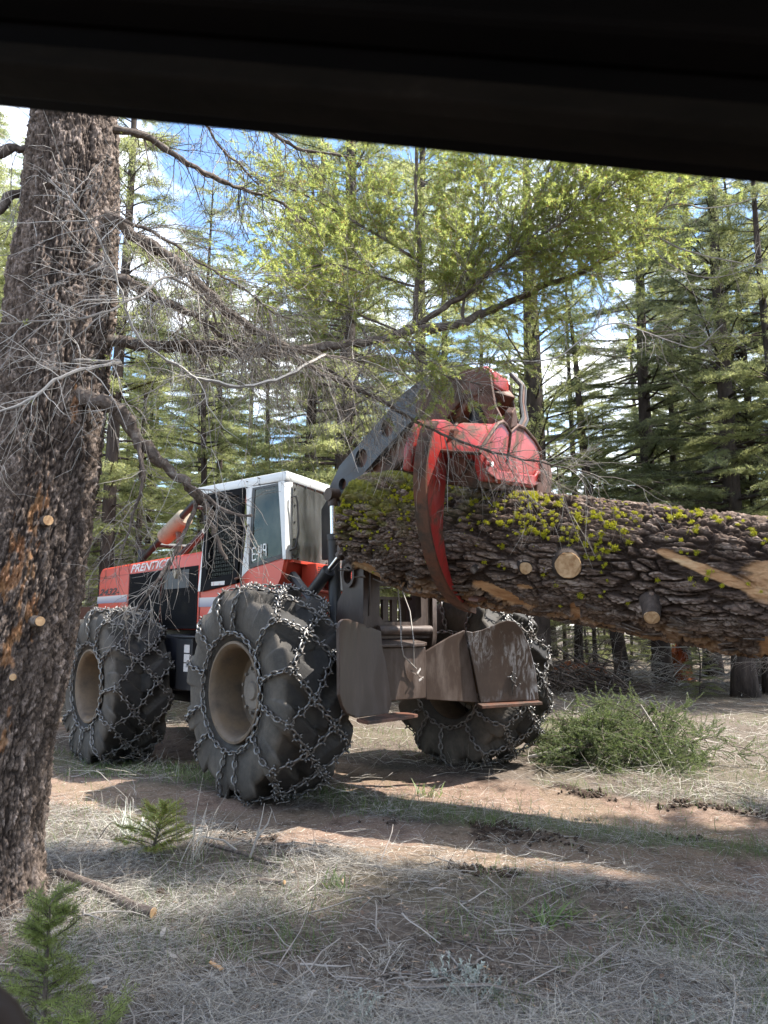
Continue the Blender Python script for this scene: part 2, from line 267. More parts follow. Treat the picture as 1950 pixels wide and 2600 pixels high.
class MB:
    def __init__(s): s.v = []; s.f = []
    def add(s, v, f):
        b = len(s.v); s.v += [tuple(map(float, p)) for p in v]; s.f += [tuple(i + b for i in q) for q in f]; return s
    def box(s, lo, hi):
        x0, y0, z0 = lo; x1, y1, z1 = hi
        return s.add([(x0, y0, z0), (x1, y0, z0), (x1, y1, z0), (x0, y1, z0), (x0, y0, z1), (x1, y0, z1), (x1, y1, z1), (x0, y1, z1)],
                     [(3, 2, 1, 0), (4, 5, 6, 7), (0, 1, 5, 4), (1, 2, 6, 5), (2, 3, 7, 6), (3, 0, 4, 7)])
    def hexa(s, a, b):
        """two quads (4 pts each) joined"""
        return s.add(list(a) + list(b), [(3, 2, 1, 0), (4, 5, 6, 7), (0, 1, 5, 4), (1, 2, 6, 5), (2, 3, 7, 6), (3, 0, 4, 7)])
    def prism(s, pts, d):
        """planar polygon pts (3D) extruded by vector d"""
        n = len(pts); q = [tuple(np.array(p) + np.array(d)) for p in pts]
        return s.add(list(pts) + q, [tuple(range(n - 1, -1, -1)), tuple(range(n, 2 * n))] + [(i, (i + 1) % n, n + (i + 1) % n, n + i) for i in range(n)])
    def tube(s, pts, r, n=8, cap=True):
        pts = [Vector(p) for p in pts]; m = len(pts)
        rr = r if hasattr(r, '__len__') else [r] * m
        up = Vector((0, 0, 1)); v = []; prev = None
        for i in range(m):
            t = (pts[min(i + 1, m - 1)] - pts[max(i - 1, 0)]).normalized()
            if prev is None:
                a = t.cross(up if abs(t.z) < 0.9 else Vector((1, 0, 0))).normalized()
            else:
                a = (prev - t * prev.dot(t)).normalized()
            prev = a; b = t.cross(a)
            for k in range(n):
                th = 2 * math.pi * k / n
                v.append(tuple(pts[i] + (a * math.cos(th) + b * math.sin(th)) * rr[i]))
        f = [(i * n + k, i * n + (k + 1) % n, (i + 1) * n + (k + 1) % n, (i + 1) * n + k) for i in range(m - 1) for k in range(n)]
        if cap: f += [tuple(range(n - 1, -1, -1)), tuple(range((m - 1) * n, m * n))]
        return s.add(v, f)
    def lathe_y(s, prof, n=48, c=(0, 0, 0), close=False):
        """prof list of (y, r) revolved about the y axis"""
        v = []; m = len(prof)
        for (y, r) in prof:
            for k in range(n):
                a = 2 * math.pi * k / n; v.append((c[0] + r * math.cos(a), c[1] + y, c[2] + r * math.sin(a)))
        f = [(i * n + k, (i + 1) * n + k, (i + 1) * n + (k + 1) % n, i * n + (k + 1) % n) for i in range(m - 1) for k in range(n)]
        if close: f += [tuple(range(n)), tuple(range((m - 1) * n, m * n))[::-1]]
        return s.add(v, f)
    def build(s, name, mat, parent=None, bevel=0.0, smooth=False, seg=2):
        me = bpy.data.meshes.new(name); me.from_pydata(s.v, [], s.f)
        bm = bmesh.new(); bm.from_mesh(me); bmesh.ops.recalc_face_normals(bm, faces=bm.faces)
        if bevel > 0:
            es = [e for e in bm.edges if len(e.link_faces) == 2 and e.calc_face_angle(0) > 0.5]
            bmesh.ops.bevel(bm, geom=es, offset=bevel, segments=seg, affect='EDGES', profile=0.5, clamp_overlap=True)
        bm.to_mesh(me); bm.free(); me.update()
        o = link_mesh(name, me, mat, parent, smooth)
        if smooth:
            me.set_sharp_from_angle(angle=math.radians(40))
        return o
def holes_plate(name, outer, holes, mapper, t0, t1, mat, parent):
    """2D outline with round/poly holes, extruded from t0 to t1; mapper(u, v, t)->3D"""
    cu = bpy.data.curves.new('tmp', 'CURVE'); cu.dimensions = '2D'; cu.fill_mode = 'BOTH'; cu.extrude = abs(t1 - t0) / 2
    for poly in [outer] + holes:
        sp = cu.splines.new('POLY'); sp.points.add(len(poly) - 1)
        for p, (a, b) in zip(sp.points, poly): p.co = (a, b, 0, 1)
        sp.use_cyclic_u = True
    ob = bpy.data.objects.new('tmp', cu); COL.objects.link(ob)
    bpy.context.view_layer.update()
    me = bpy.data.meshes.new_from_object(ob.evaluated_get(bpy.context.evaluated_depsgraph_get()))
    bpy.data.objects.remove(ob); bpy.data.curves.remove(cu)
    me.materials.clear()
    for vv in me.vertices: vv.co = Vector(mapper(vv.co.x, vv.co.y, (t0 + t1) / 2 + vv.co.z))
    bm = bmesh.new(); bm.from_mesh(me); bmesh.ops.recalc_face_normals(bm, faces=bm.faces); bm.to_mesh(me); bm.free()
    me.name = name
    return link_mesh(name, me, mat, parent)
def text_mesh(name, body, mapper, height, width, mat, parent, shear=0.0, bold=0.0, t=0.004):
    cu = bpy.data.curves.new('tmp', 'FONT'); cu.body = body; cu.shear = shear; cu.offset = bold; cu.extrude = 0.0
    ob = bpy.data.objects.new('tmp', cu); COL.objects.link(ob); bpy.context.view_layer.update()
    me = bpy.data.meshes.new_from_object(ob.evaluated_get(bpy.context.evaluated_depsgraph_get()))
    bpy.data.objects.remove(ob); bpy.data.curves.remove(cu); me.materials.clear()
    co = np.array([v.co for v in me.vertices]); mn = co.min(0); mxx = co.max(0)
    for v in me.vertices:
        v.co = Vector(mapper((v.co.x - mn[0]) / (mxx[0] - mn[0]) * width, (v.co.y - mn[1]) / (mxx[1] - mn[1]) * height))
    me.name = name
    return link_mesh(name, me, mat, parent)
def circ(cx, cy, r, n=20, ry=None): return [(cx + r * math.cos(2 * math.pi * i / n), cy + (ry or r) * math.sin(2 * math.pi * i / n)) for i in range(n)]

# ------------------------------------------------------------------ numpy noise and bulk strands
_perm = np.random.default_rng(3).random(65536).astype(np.float32)
def _h(i, j, k): return _perm[(i * 73856093 ^ j * 19349663 ^ k * 83492791) & 65535]
def vnoise(x, y, z=None):
    x = np.asarray(x, float); y = np.asarray(y, float); z = np.zeros_like(x) if z is None else np.asarray(z, float) + 0 * x
    xi = np.floor(x).astype(np.int64); yi = np.floor(y).astype(np.int64); zi = np.floor(z).astype(np.int64)
    fx = x - xi; fy = y - yi; fz = z - zi
    fx = fx * fx * (3 - 2 * fx); fy = fy * fy * (3 - 2 * fy); fz = fz * fz * (3 - 2 * fz)
    r = 0
    for dx in (0, 1):
        for dy in (0, 1):
            for dz in (0, 1):
                r = r + _h(xi + dx, yi + dy, zi + dz) * (fx if dx else 1 - fx) * (fy if dy else 1 - fy) * (fz if dz else 1 - fz)
    return r
def fbm(x, y, z=None, o=4):
    r = 0; a = 0.5; s = 1.0
    for i in range(o):
        r = r + a * vnoise(x * s + 17 * i, y * s + 5 * i, None if z is None else z * s); a *= 0.5; s *= 2.03
    return r
def worley(x, y, z):
    xi = np.floor(x).astype(np.int64); yi = np.floor(y).astype(np.int64); zi = np.floor(z).astype(np.int64)
    F1 = np.full(x.shape, 9.0); F2 = F1.copy(); ID = np.zeros_like(F1)
    for dx in (-1, 0, 1):
        for dy in (-1, 0, 1):
            for dz in (-1, 0, 1):
                a, b, c = xi + dx, yi + dy, zi + dz
                d = np.sqrt((a + _h(a, b, c) - x) ** 2 + (b + _h(a + 91, b + 7, c + 3) - y) ** 2 + (c + _h(a + 5, b + 57, c + 29) - z) ** 2)
                n1 = d < F1
                F2 = np.where(n1, F1, np.minimum(F2, d)); ID = np.where(n1, _h(a + 13, b + 31, c + 77), ID); F1 = np.where(n1, d, F1)
    return F1, F2, ID
def catmull(P, m):
    P = np.asarray(P, float); Q = np.concatenate([[2 * P[0] - P[1]], P, [2 * P[-1] - P[-2]]]); out = []
    for i in range(len(P) - 1):
        a, b, c, d = Q[i:i + 4]
        for k in range(m):
            t = k / m; out.append(0.5 * (2 * b + (c - a) * t + (2 * a - 5 * b + 4 * c - d) * t * t + (3 * b - a - 3 * c + d) * t ** 3))
    return np.array(out + [P[-1]])
def norm(v): return v / np.maximum(np.linalg.norm(v, axis=-1, keepdims=True), 1e-9)
def tubes_np(P, R, sides=3):
    """P (K,N,3), R (K,N) -> verts, quads"""
    K, N, _ = P.shape
    T = np.empty_like(P); T[:, 1:-1] = P[:, 2:] - P[:, :-2]; T[:, 0] = P[:, 1] - P[:, 0]; T[:, -1] = P[:, -1] - P[:, -2]
    T = norm(T); ref = np.where(np.abs(T[:, :1, 2:3]) < 0.9, np.array([0, 0, 1.0]), np.array([1.0, 0, 0])) + 0 * T
    A = norm(np.cross(T, ref)); B = np.cross(T, A)
    th = np.arange(sides) * 2 * np.pi / sides
    V = P[:, :, None] + (A[:, :, None] * np.cos(th)[:, None] + B[:, :, None] * np.sin(th)[:, None]) * R[:, :, None, None]
    idx = np.arange(K * N * sides).reshape(K, N, sides)
    a = idx[:, :-1]; b = idx[:, 1:]
    F = np.stack([a, np.roll(a, -1, 2), np.roll(b, -1, 2), b], -1).reshape(-1, 4)
    return V.reshape(-1, 3), F
def ribbons_np(P, W, side):
    """flat strands: P (K,N,3), W (K,N) half widths, side (K,3)"""
    K, N, _ = P.shape
    V = np.stack([P - side[:, None] * W[..., None], P + side[:, None] * W[..., None]], 2)
    idx = np.arange(K * N * 2).reshape(K, N, 2)
    F = np.stack([idx[:, :-1, 0], idx[:, :-1, 1], idx[:, 1:, 1], idx[:, 1:, 0]], -1).reshape(-1, 4)
    return V.reshape(-1, 3), F
def grow(P0, D, Ln, N, droop, wob, r):
    """walk strands from P0 along D with gravity droop (array or scalar) and random wobble"""
    K = len(P0); P = np.empty((K, N, 3)); P[:, 0] = P0; d = norm(D.copy()); st = (Ln / (N - 1))[:, None]
    for i in range(1, N):
        d = d + r.normal(0, wob, (K, 3)); d[:, 2] -= droop; d = norm(d)
        P[:, i] = P[:, i - 1] + d * st
    return P
def along(P, r, K, lo=0.0, hi=1.0):
    """K random points on strands P (M,N,3): position, tangent, parent index, t"""
    M, N, _ = P.shape; m = r.integers(0, M, K); t = r.uniform(lo, hi, K) * (N - 1 - 1e-6); i = t.astype(int); f = (t - i)[:, None]
    return P[m, i] * (1 - f) + P[m, i + 1] * f, norm(P[m, i + 1] - P[m, i]), m, t / (N - 1)
def rand_perp(T, r):
    v = r.normal(0, 1, T.shape); v -= T * (v * T).sum(-1, keepdims=True); return norm(v)
def needles_np(S, D, Ln, M, nl, nw, r, flat=0.35, lean=0.7):
    """sprigs: stem starts S (K,3), dirs D, lengths Ln; M needles each -> tri verts/faces"""
    K = len(S); t = (np.arange(M) + 0.5) / M
    base = S[:, None] + D[:, None] * (Ln[:, None] * t)[..., None]
    up = norm(np.cross(D, rand_perp(D, r))); sd = norm(np.cross(D, up))
    ang = np.where(np.arange(M) % 2 == 0, 0.0, np.pi)[None] + r.normal(0, flat * 2, (K, M))
    pr = sd[:, None] * np.cos(ang)[..., None] + up[:, None] * np.sin(ang)[..., None]
    nd = norm(pr + D[:, None] * lean + r.normal(0, 0.12, (K, M, 3)))
    ln = nl * r.uniform(0.7, 1.15, (K, M)) * (1 - 0.35 * t[None] ** 3)
    wd = norm(np.cross(nd, np.cross(D[:, None] + 0 * nd, nd) + r.normal(0, 0.5, nd.shape))) * nw
    tip = base + nd * ln[..., None]
    V = np.stack([base - wd, base + wd, tip], 2).reshape(-1, 3)
    F = np.arange(len(V)).reshape(-1, 3)
    return V, F
def join(parts):
    vs = []; fs = []; b = 0
    for v, f in parts:
        vs.append(v); fs.append(f + b); b += len(v)
    return np.concatenate(vs), np.concatenate(fs)

# ------------------------------------------------------------------ frames of reference of the machine and its log
YAW = 2.2672; O = np.array([-0.0558, 8.238, 0.0])
FW = np.array([math.cos(YAW), math.sin(YAW), 0]); LF = np.array([-FW[1], FW[0], 0])
TR2 = 1.338; WB = 3.60; RW = 0.925
LA = np.array([0.8309, -0.5257, -0.1821]); LA /= np.linalg.norm(LA)
LN = np.array([LA[1], -LA[0], 0]); LN /= np.linalg.norm(LN)
LU = np.cross(LN, LA); LU = LU if LU[2] > 0 else -LU
G0 = np.array([0.91, 7.09, 2.21])
def LW(s, q, h): return G0 + LA * s + LN * q + LU * h              # log frame -> world
def to_local(P): d = np.asarray(P, float) - O; return (float(d @ FW), float(d @ LF), float(d[2]))
def LG(s, q, h): return to_local(LW(s, q, h))

# ------------------------------------------------------------------ ground
def rutline(pts):
    pts = np.array(pts, float)
    def dist(x, y):
        best = np.full(np.shape(x), 1e9)
        for a, b in zip(pts[:-1], pts[1:]):
            d = b - a; t = np.clip(((x - a[0]) * d[0] + (y - a[1]) * d[1]) / (d @ d), 0, 1)
            best = np.minimum(best, np.hypot(x - a[0] - t * d[0], y - a[1] - t * d[1]))
        return best
    return dist
rut_near = rutline([(-14, 15.0), (-6, 10.2), (-2.75, 7.55), (-0.45, 6.16), (0.9, 5.6), (2.33, 5.02), (5, 4.1), (12, 2.2)])
rut_far = rutline([(-12, 17.5), (-3.4, 11.5), (0.05, 8.15), (1.4, 7.1), (2.87, 6.16), (5.5, 5.0), (12, 3.2)])
FLP = O + FW * WB + LF * TR2
def sm(a, b, x): t = np.clip((x - a) / (b - a), 0, 1); return t * t * (3 - 2 * t)
def gh(x, y):
    x = np.asarray(x, float); y = np.asarray(y, float)
    near = sm(60, 20, np.hypot(x, y))
    z = 0.10 * (fbm(x * 0.45 + 3, y * 0.45, o=3) - 0.44) * near
    z = z + 0.05 * (fbm(x * 2.3, y * 2.3 + 9, o=3) - 0.44) * near
    z = z - 0.035 * sm(0.50, 0.20, rut_near(x, y)) - 0.035 * sm(0.50, 0.20, rut_far(x, y))
    z = z - 0.145 * sm(2.2, 0.5, np.hypot(x - FLP[0], y - FLP[1]))
    z = z + 0.06 * sm(1.2, 0.3, np.hypot(x + 2.1, y - 4.35))
    return z
def ghf(x, y): return float(gh(np.array([x]), np.array([y]))[0])
def axis_pts(fine_lo, fine_hi, step, far):
    a = list(np.arange(fine_lo, fine_hi + 1e-6, step)); s = step
    lo, hi = [fine_lo], [fine_hi]
    while hi[-1] < far: s *= 1.16; hi.append(hi[-1] + s); lo.append(lo[-1] - s)
    return np.array(lo[:0:-1] + a + hi[1:])
gx = axis_pts(-4.5, 5.0, 0.035, 420); gy = axis_pts(2.2, 11.0, 0.035, 420)
X, Y = np.meshgrid(gx, gy)
Z = gh(X, Y) + 0.012 * (fbm(X * 14, Y * 14, o=2) - 0.4) * (np.hypot(X, Y) < 14)
nx, ny = len(gx), len(gy); idx = np.arange(nx * ny).reshape(ny, nx)
F = np.stack([idx[:-1, :-1], idx[:-1, 1:], idx[1:, 1:], idx[1:, :-1]], -1).reshape(-1, 4)
me = np_mesh('ground', np.stack([X, Y, Z], -1).reshape(-1, 3), F)
nzm = fbm(X * 3, Y * 3, o=3) - 0.44
rn = rut_near(X, Y); rf = rut_far(X, Y)
RR = np.maximum(sm(0.72, 0.36, rn + nzm * 0.5), sm(0.68, 0.34, rf + nzm * 0.5))
strip = sm(0.75, 0.2, np.abs(rn - rf) + nzm) * sm(1.6, 0.9, np.minimum(rn, rf))
GG = np.clip(strip * (1 - RR) + 0.25 * (fbm(X * 0.8 + 4, Y * 0.8, o=2) > 0.45), 0, 1)
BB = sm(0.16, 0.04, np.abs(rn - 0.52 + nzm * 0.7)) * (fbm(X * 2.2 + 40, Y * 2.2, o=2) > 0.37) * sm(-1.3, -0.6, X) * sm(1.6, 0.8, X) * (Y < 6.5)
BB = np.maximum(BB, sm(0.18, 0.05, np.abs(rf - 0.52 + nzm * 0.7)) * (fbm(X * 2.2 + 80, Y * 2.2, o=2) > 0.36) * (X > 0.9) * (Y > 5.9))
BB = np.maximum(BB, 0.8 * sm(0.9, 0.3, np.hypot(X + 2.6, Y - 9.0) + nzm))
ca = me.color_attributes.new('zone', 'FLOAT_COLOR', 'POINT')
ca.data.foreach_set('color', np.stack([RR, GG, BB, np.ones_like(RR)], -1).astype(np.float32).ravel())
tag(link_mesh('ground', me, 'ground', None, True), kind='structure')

# ------------------------------------------------------------------ the skidder
SK = thing('log_skidder', tuple(O), 'red log skidder with chained tyres and white cab gripping a huge log in its grapple', 'skidder', rotz=YAW)

# wheels -----------------------------------------------------------
def tyre_mesh():
    na = 480
    prof = [(-0.29, 0.43), (-0.315, 0.47), (-0.345, 0.54), (-0.362, 0.62), (-0.367, 0.70), (-0.362, 0.77), (-0.350, 0.815), (-0.330, 0.845)]
    ys = np.linspace(-0.30, 0.30, 19)
    p = prof + [(y, 0.846 - 0.20 * abs(y) ** 2.6) for y in ys] + [(-y, r) for y, r in prof[::-1]]
    p = np.array(p); n = len(p)
    A = np.linspace(0, 2 * np.pi, na, endpoint=False)
    AA, I = np.meshgrid(A, np.arange(n), indexing='ij'); yy = p[I, 0]; rr = p[I, 1]
    side = np.sign(yy + 1e-9); nl = 12
    ph = AA * nl / (2 * np.pi) + np.abs(yy) * 1.75 + 0.5 * (side > 0)
    tri = np.abs((ph % 1) - 0.5) * 2
    lug = sm(0.46, 0.54, tri)
    band = sm(0.64, 0.80, rr) * sm(0.0, 0.03, np.abs(yy) - 0.005)
    hgt = 0.088 * lug * band * (1 + 0.25 * (fbm(AA * 9, yy * 14, o=2) - 0.4))
    wob = 0.010 * (fbm(AA * 4, yy * 6 + 3, o=3) - 0.44)
    wr = sm(0.52, 0.86, rr)
    rr2 = rr + (hgt * wr) + wob; yy2 = yy + side * hgt * (1 - wr) * 0.55
    V = np.stack([rr2 * np.cos(AA), yy2, rr2 * np.sin(AA)], -1).reshape(-1, 3)
    ix = np.arange(na * n).reshape(na, n); nxt = np.roll(ix, -1, 0)
    me = np_mesh('tyre', V, np.stack([ix[:, :-1], nxt[:, :-1], nxt[:, 1:], ix[:, 1:]], -1).reshape(-1, 4)[:, ::-1])
    edge = np.exp(-((tri - 0.5) / 0.10) ** 2) * band
    du = np.clip(sm(0.27, 0.36, np.abs(yy)) * 0.75 + 0.30 * (1 - lug) * band + 0.35 * edge + 0.4 * (fbm(AA * 5, yy * 9, o=3) - 0.5), 0, 1)
    ca = me.color_attributes.new('dust', 'FLOAT_COLOR', 'POINT'); ca.data.foreach_set('color', np.stack([du, du, du, 1 + 0 * du], -1).astype(np.float32).ravel())
    return me
TYRE = tyre_mesh(); TYRE.materials.append(MT['rubber']); TYRE.polygons.foreach_set('use_smooth', np.ones(len(TYRE.polygons), bool))
def link_mesh_data(studs):
    mb = MB(); n = 10; pts = []
    hl, hw, r = 0.034, 0.017, 0.0096
    for i in range(n):
        a = 2 * math.pi * i / n; x = math.cos(a); y = math.sin(a)
        pts.append((hl * (1 if x > 0 else -1) * (abs(x) ** 0.8) * 1.0, hw * y * 1.25, 0))
    v = []; k = 4
    for i in range(n):
        t = Vector(pts[(i + 1) % n]) - Vector(pts[i - 1]); t.normalize(); a = t.cross(Vector((0, 0, 1))); b = Vector((0, 0, 1))
        for q in range(k):
            th = 2 * math.pi * q / k; v.append(tuple(Vector(pts[i]) + (a * math.cos(th) + b * math.sin(th)) * r))
    mb.add(v, [(i * k + q, i * k + (q + 1) % k, ((i + 1) % n) * k + (q + 1) % k, ((i + 1) % n) * k + q) for i in range(n) for q in range(k)])
    if studs:
        for x, y in ((0.006, hw * 1.2), (-0.006, -hw * 1.2)):
            mb.tube([(x, y, 0), (x, y * 1.3, 0.040)], [0.0085, 0.006], 4)
            mb.tube([(x, y, 0), (x, y * 2.6, 0.010)], [0.0085, 0.006], 4)
    return mb
LINKS = []
for st in (False, True):
    mb = link_mesh_data(st); me = bpy.data.meshes.new('chain_link'); me.from_pydata(mb.v, [], mb.f); me.update()
    me.materials.append(MT['chain']); me.polygons.foreach_set('use_smooth', np.ones(len(me.polygons), bool)); LINKS.append((me, np.array(mb.v), mb.f))
def prof_pt(tau):
    s = -1 if tau < 0 else 1; t = abs(tau)
    if t <= 1: y = 0.345 * t; r = 0.948 - 0.036 * t ** 3.2
    else:
        u = t - 1; y = 0.345 + 0.062 * math.sin(min(1, u * 2.6) * math.pi / 2) - 0.034 * max(0, u - 0.4) / 0.6; r = 0.912 - 0.385 * u
    return s * y, r
def surf(a, tau):
    y, r = prof_pt(tau); return Vector((r * math.cos(a), y, r * math.sin(a)))
def chain_net(seed):
    r = random.Random(seed); nn = 12; dl = 2 * math.pi / nn; out = []
    def j(): return r.uniform(-0.16, 0.16) * dl
    rows = [0.98, 0.34, -0.34, -0.98]
    N = [[((i + (0.5 if k % 2 else 0)) * dl + j(), t + r.uniform(-0.07, 0.07)) for i in range(nn)] for k, t in enumerate(rows)]
    segs = []
    for k in range(3):
        for i in range(nn):
            if k % 2 == 0: pairs = ((i, i), (i, (i - 1) % nn))
            else: pairs = ((i, i), (i, (i + 1) % nn))
            for a, b in pairs: segs.append((N[k][a], N[k + 1][b], True))
    for k, s in ((0, 1), (3, -1)):
        for i in range(nn):
            a, t = N[k][i]; segs.append(((a, t), (a + r.uniform(-0.25, 0.25) * dl, s * 2.0), False))
    for s in (1, -1):
        for i in range(nn * 2): segs.append(((i * dl / 2, s * 2.02), ((i + 1) * dl / 2, s * 2.02), False))
    for p, q, tread in segs:
        a0, t0 = p; a1, t1 = q
        da = (a1 - a0 + math.pi) % (2 * math.pi) - math.pi
        M = 24; pl = [surf(a0 + da * i / M, t0 + (t1 - t0) * i / M) for i in range(M + 1)]
        cum = [0]
        for i in range(M): cum.append(cum[-1] + (pl[i + 1] - pl[i]).length)
        n = max(1, round(cum[-1] / 0.060)); pitch = cum[-1] / n
        for q2 in range(n):
            d = (q2 + 0.5) * pitch; i = 0
            while i < M - 1 and cum[i + 1] < d: i += 1
            f = (d - cum[i]) / max(cum[i + 1] - cum[i], 1e-6); P = pl[i].lerp(pl[i + 1], f); T = (pl[i + 1] - pl[i]).normalized()
            Nn = Vector((P.x, P.y * 1.2 if tread else P.y * 6, P.z)).normalized(); Nn = (Nn - T * Nn.dot(T)).normalized(); Bn = Nn.cross(T)
            tw = math.radians(45 if q2 % 2 else -45) + r.uniform(-0.3, 0.3)
            if tread and q2 % 2 == 0: tw *= 0.4
            Y2 = Bn * math.cos(tw) + Nn * math.sin(tw); Z2 = T.cross(Y2)
            if Z2.dot(Nn) < 0: Y2 = -Y2; Z2 = -Z2
            sc_ = pitch / 0.060
            m4 = Matrix(((T.x * sc_, Y2.x, Z2.x, P.x), (T.y * sc_, Y2.y, Z2.y, P.y), (T.z * sc_, Y2.z, Z2.z, P.z), (0, 0, 0, 1)))
            out.append((m4, tread and (q2 % 2 == 0), Nn))
    # a few loose tail links hanging off the net
    return out
def rim_parts(parent):
    mb = MB().lathe_y([(-0.30, 0.43), (0.27, 0.405), (0.31, 0.435), (0.335, 0.452), (0.35, 0.447), (0.352, 0.425), (0.335, 0.405), (0.30, 0.385), (0.12, 0.375), (0.05, 0.36), (0.03, 0.30), (0.03, 0.05), (0.03, 0.0)], 64)
    mb.build('rim', 'rim', parent, smooth=True)
    MB().lathe_y([(0.035, 0.352), (0.036, 0.30), (0.060, 0.28), (0.062, 0.0)], 48).build('rim_disc', 'hub', parent, smooth=True)
    mb = MB().lathe_y([(0.02, 0.24), (0.09, 0.24), (0.105, 0.225), (0.11, 0.17), (0.14, 0.16), (0.145, 0.09), (0.165, 0.075), (0.17, 0.0)], 40)
    for i in range(12):
        a = i * math.pi / 6; mb.lathe_y([(0.10, 0.016), (0.135, 0.016), (0.136, 0.0)], 6, (0.205 * math.cos(a), 0, 0.205 * math.sin(a)))
    mb.build('hub', 'hub', parent, smooth=True)
    mb = MB(); mb.lathe_y([(0.02, 0.055), (0.060, 0.05), (0.065, 0.035), (0.045, 0.03), (0.045, 0.0)], 16, (0.19, 0, -0.28)); mb.build('dark_valve_hole', 'black', parent, smooth=True)  # black piece standing in for the darkness of the valve hole
camL = Vector(to_local((0, 0, 1.488)))
cand = []; wheels = []
for nm, (wx, wy, wz, rot, sd, ry) in dict(a=(0, TR2, RW - 0.005, 0, 1, 0.3), b=(0, -TR2, RW, math.pi, 2, 0.75), c=(WB, TR2, RW - 0.15, 0, 3, 1.1), d=(WB, -TR2, RW - 0.05, math.pi, 4, 0.2)).items():
    we = bpy.data.objects.new('wheel', None); COL.objects.link(we); we.parent = SK; we.location = (wx, wy, wz); we.rotation_euler = (0, ry, rot)
    mw = Matrix.Translation((wx, wy, wz)) @ Matrix.Rotation(rot, 4, 'Z') @ Matrix.Rotation(ry, 4, 'Y')
    o = bpy.data.objects.new('tyre', TYRE); COL.objects.link(o); o.parent = we
    rim_parts(we); links = chain_net(sd); wheels.append((we, links))
    for k, (m4, st, nn) in enumerate(links):
        P = mw @ m4.translation; N3 = mw.to_3x3() @ nn; v = camL - P; d = v.length
        vis = N3.dot(v / d)
        if vis > -0.05 and nm != 'd': cand.append((d + (0 if nm == 'a' else 0.4), len(wheels) - 1, k))
cand.sort(); chosen = set((a, b) for _, a, b in cand[:298])
for wi, (we, links) in enumerate(wheels):
    vs, fs, b = [], [], 0
    for k, (m4, st, nn) in enumerate(links):
        me, v, f = LINKS[1 if st else 0]
        if (wi, k) in chosen:
            o = bpy.data.objects.new('chain_link', me); COL.objects.link(o); o.parent = we; o.matrix_local = m4
        else:
            A = np.array(m4); vs.append(v @ A[:3, :3].T + A[:3, 3]); fs += [tuple(i + b for i in q) for q in f]; b += len(v)
    me = bpy.data.meshes.new('tyre_chain'); me.from_pydata(np.concatenate(vs).tolist(), [], fs); me.update()
    tag(link_mesh('tyre_chain', me, 'chain', we, True), kind='stuff')

# hood -------------------------------------------------------------
YS = 0.80
mb = MB()
hp = [(5.86, 1.72), (5.84, 2.30), (5.76, 2.39), (2.42, 2.42), (2.42, 1.46), (4.5, 1.46), (4.7, 1.72)]
mb.prism([(x, YS, z) for x, z in hp], (0, -2 * YS, 0))
HD = mb.build('engine_hood', 'red', SK, 0.05, True, 3)
mb = MB(); mb.box((4.62, YS - 0.01, 2.245), (5.86, YS + 0.004, 2.2475)); mb.box((5.02, YS - 0.01, 1.74), (5.024, YS + 0.003, 2.36)); mb.box((4.655, YS - 0.01, 1.74), (4.66, YS + 0.003, 2.40))
mb.build('panel_seam', 'black', HD)
for (x0, x1) in ((2.50, 3.55), (3.57, 4.63)):
    mb = MB(); mb.box((x0, YS - 0.02, 1.47), (x1, YS + 0.010, 2.245))
    p = mb.build('side_panel', 'grille_black', HD, 0.008)
    mb = MB()
    for i in range(26): mb.box((x0 + 0.05, YS + 0.010, 1.53 + i * 0.0265), (x1 - 0.05, YS + 0.016, 1.541 + i * 0.0265))
    tag(mb.build('grille_slats', 'grille_black', p), kind='stuff')
mb = MB(); mb.box((2.72, YS + 0.016, 1.98), (3.42, YS + 0.02, 2.21)); mb.build('blank_plate', 'boom', HD)
mb = MB().prism([(2.95, YS + 0.02, 2.21), (3.10, YS + 0.02, 2.21), (3.02, YS + 0.02, 2.10)], (0, 0.05, 0)); mb.build('latch', 'tan', HD)
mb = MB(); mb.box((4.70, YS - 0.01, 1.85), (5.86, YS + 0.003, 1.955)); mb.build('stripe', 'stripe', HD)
text_mesh('lettering', 'PRENTICE', lambda u, v: (4.60 - u, YS + 0.004, 2.262 + v + u * 0.008), 0.112, 1.32, 'letter_white', HD, 0.38, 0.022)
text_mesh('model_number', '2432', lambda u, v: (5.80 - u, YS + 0.005, 1.968 + v), 0.10, 0.72, 'letter_black', HD, 0.38, 0.03)
mb = MB(); mb.box((5.0, YS + 0.002, 1.99), (5.09, YS + 0.006, 2.005)); mb.build('model_number', 'letter_black', HD)
# front bumper block, chassis, belly, step box
mb = MB(); mb.prism([(4.75, 0.6, 0.55), (4.75, 0.6, 1.5), (2.3, 0.6, 1.46), (2.0, 0.6, 1.2), (2.1, 0.6, 0.55)], (0, -1.2, 0)); mb.build('front_chassis', 'navy', SK, 0.02)
mb = MB(); mb.box((3.35, 0.60, 0.72), (2.72, 0.88, 1.40)); mb.build('fuel_tank', 'navy', SK, 0.04)
mb = MB(); mb.box((2.30, 0.55, 0.75), (2.72, 0.95, 1.36)); mb.box((2.15, 0.55, 1.362), (2.80, 0.97, 1.39))
SB = mb.build('step_box', 'black', SK, 0.012)
mb = MB()
for i in range(3): mb.box((2.36, 0.951, 0.97 + i * 0.11), (2.50, 0.954, 1.065 + i * 0.11))
mb.build('warning_label', 'sticker', SB)
mb = MB(); mb.tube([(WB, -1.1, RW - 0.1), (WB, 1.1, RW - 0.15)], 0.17, 16); mb.tube([(0, -1.1, RW), (0, 1.1, RW)], 0.19, 16)
mb.build('axle', 'black', SK, smooth=True)
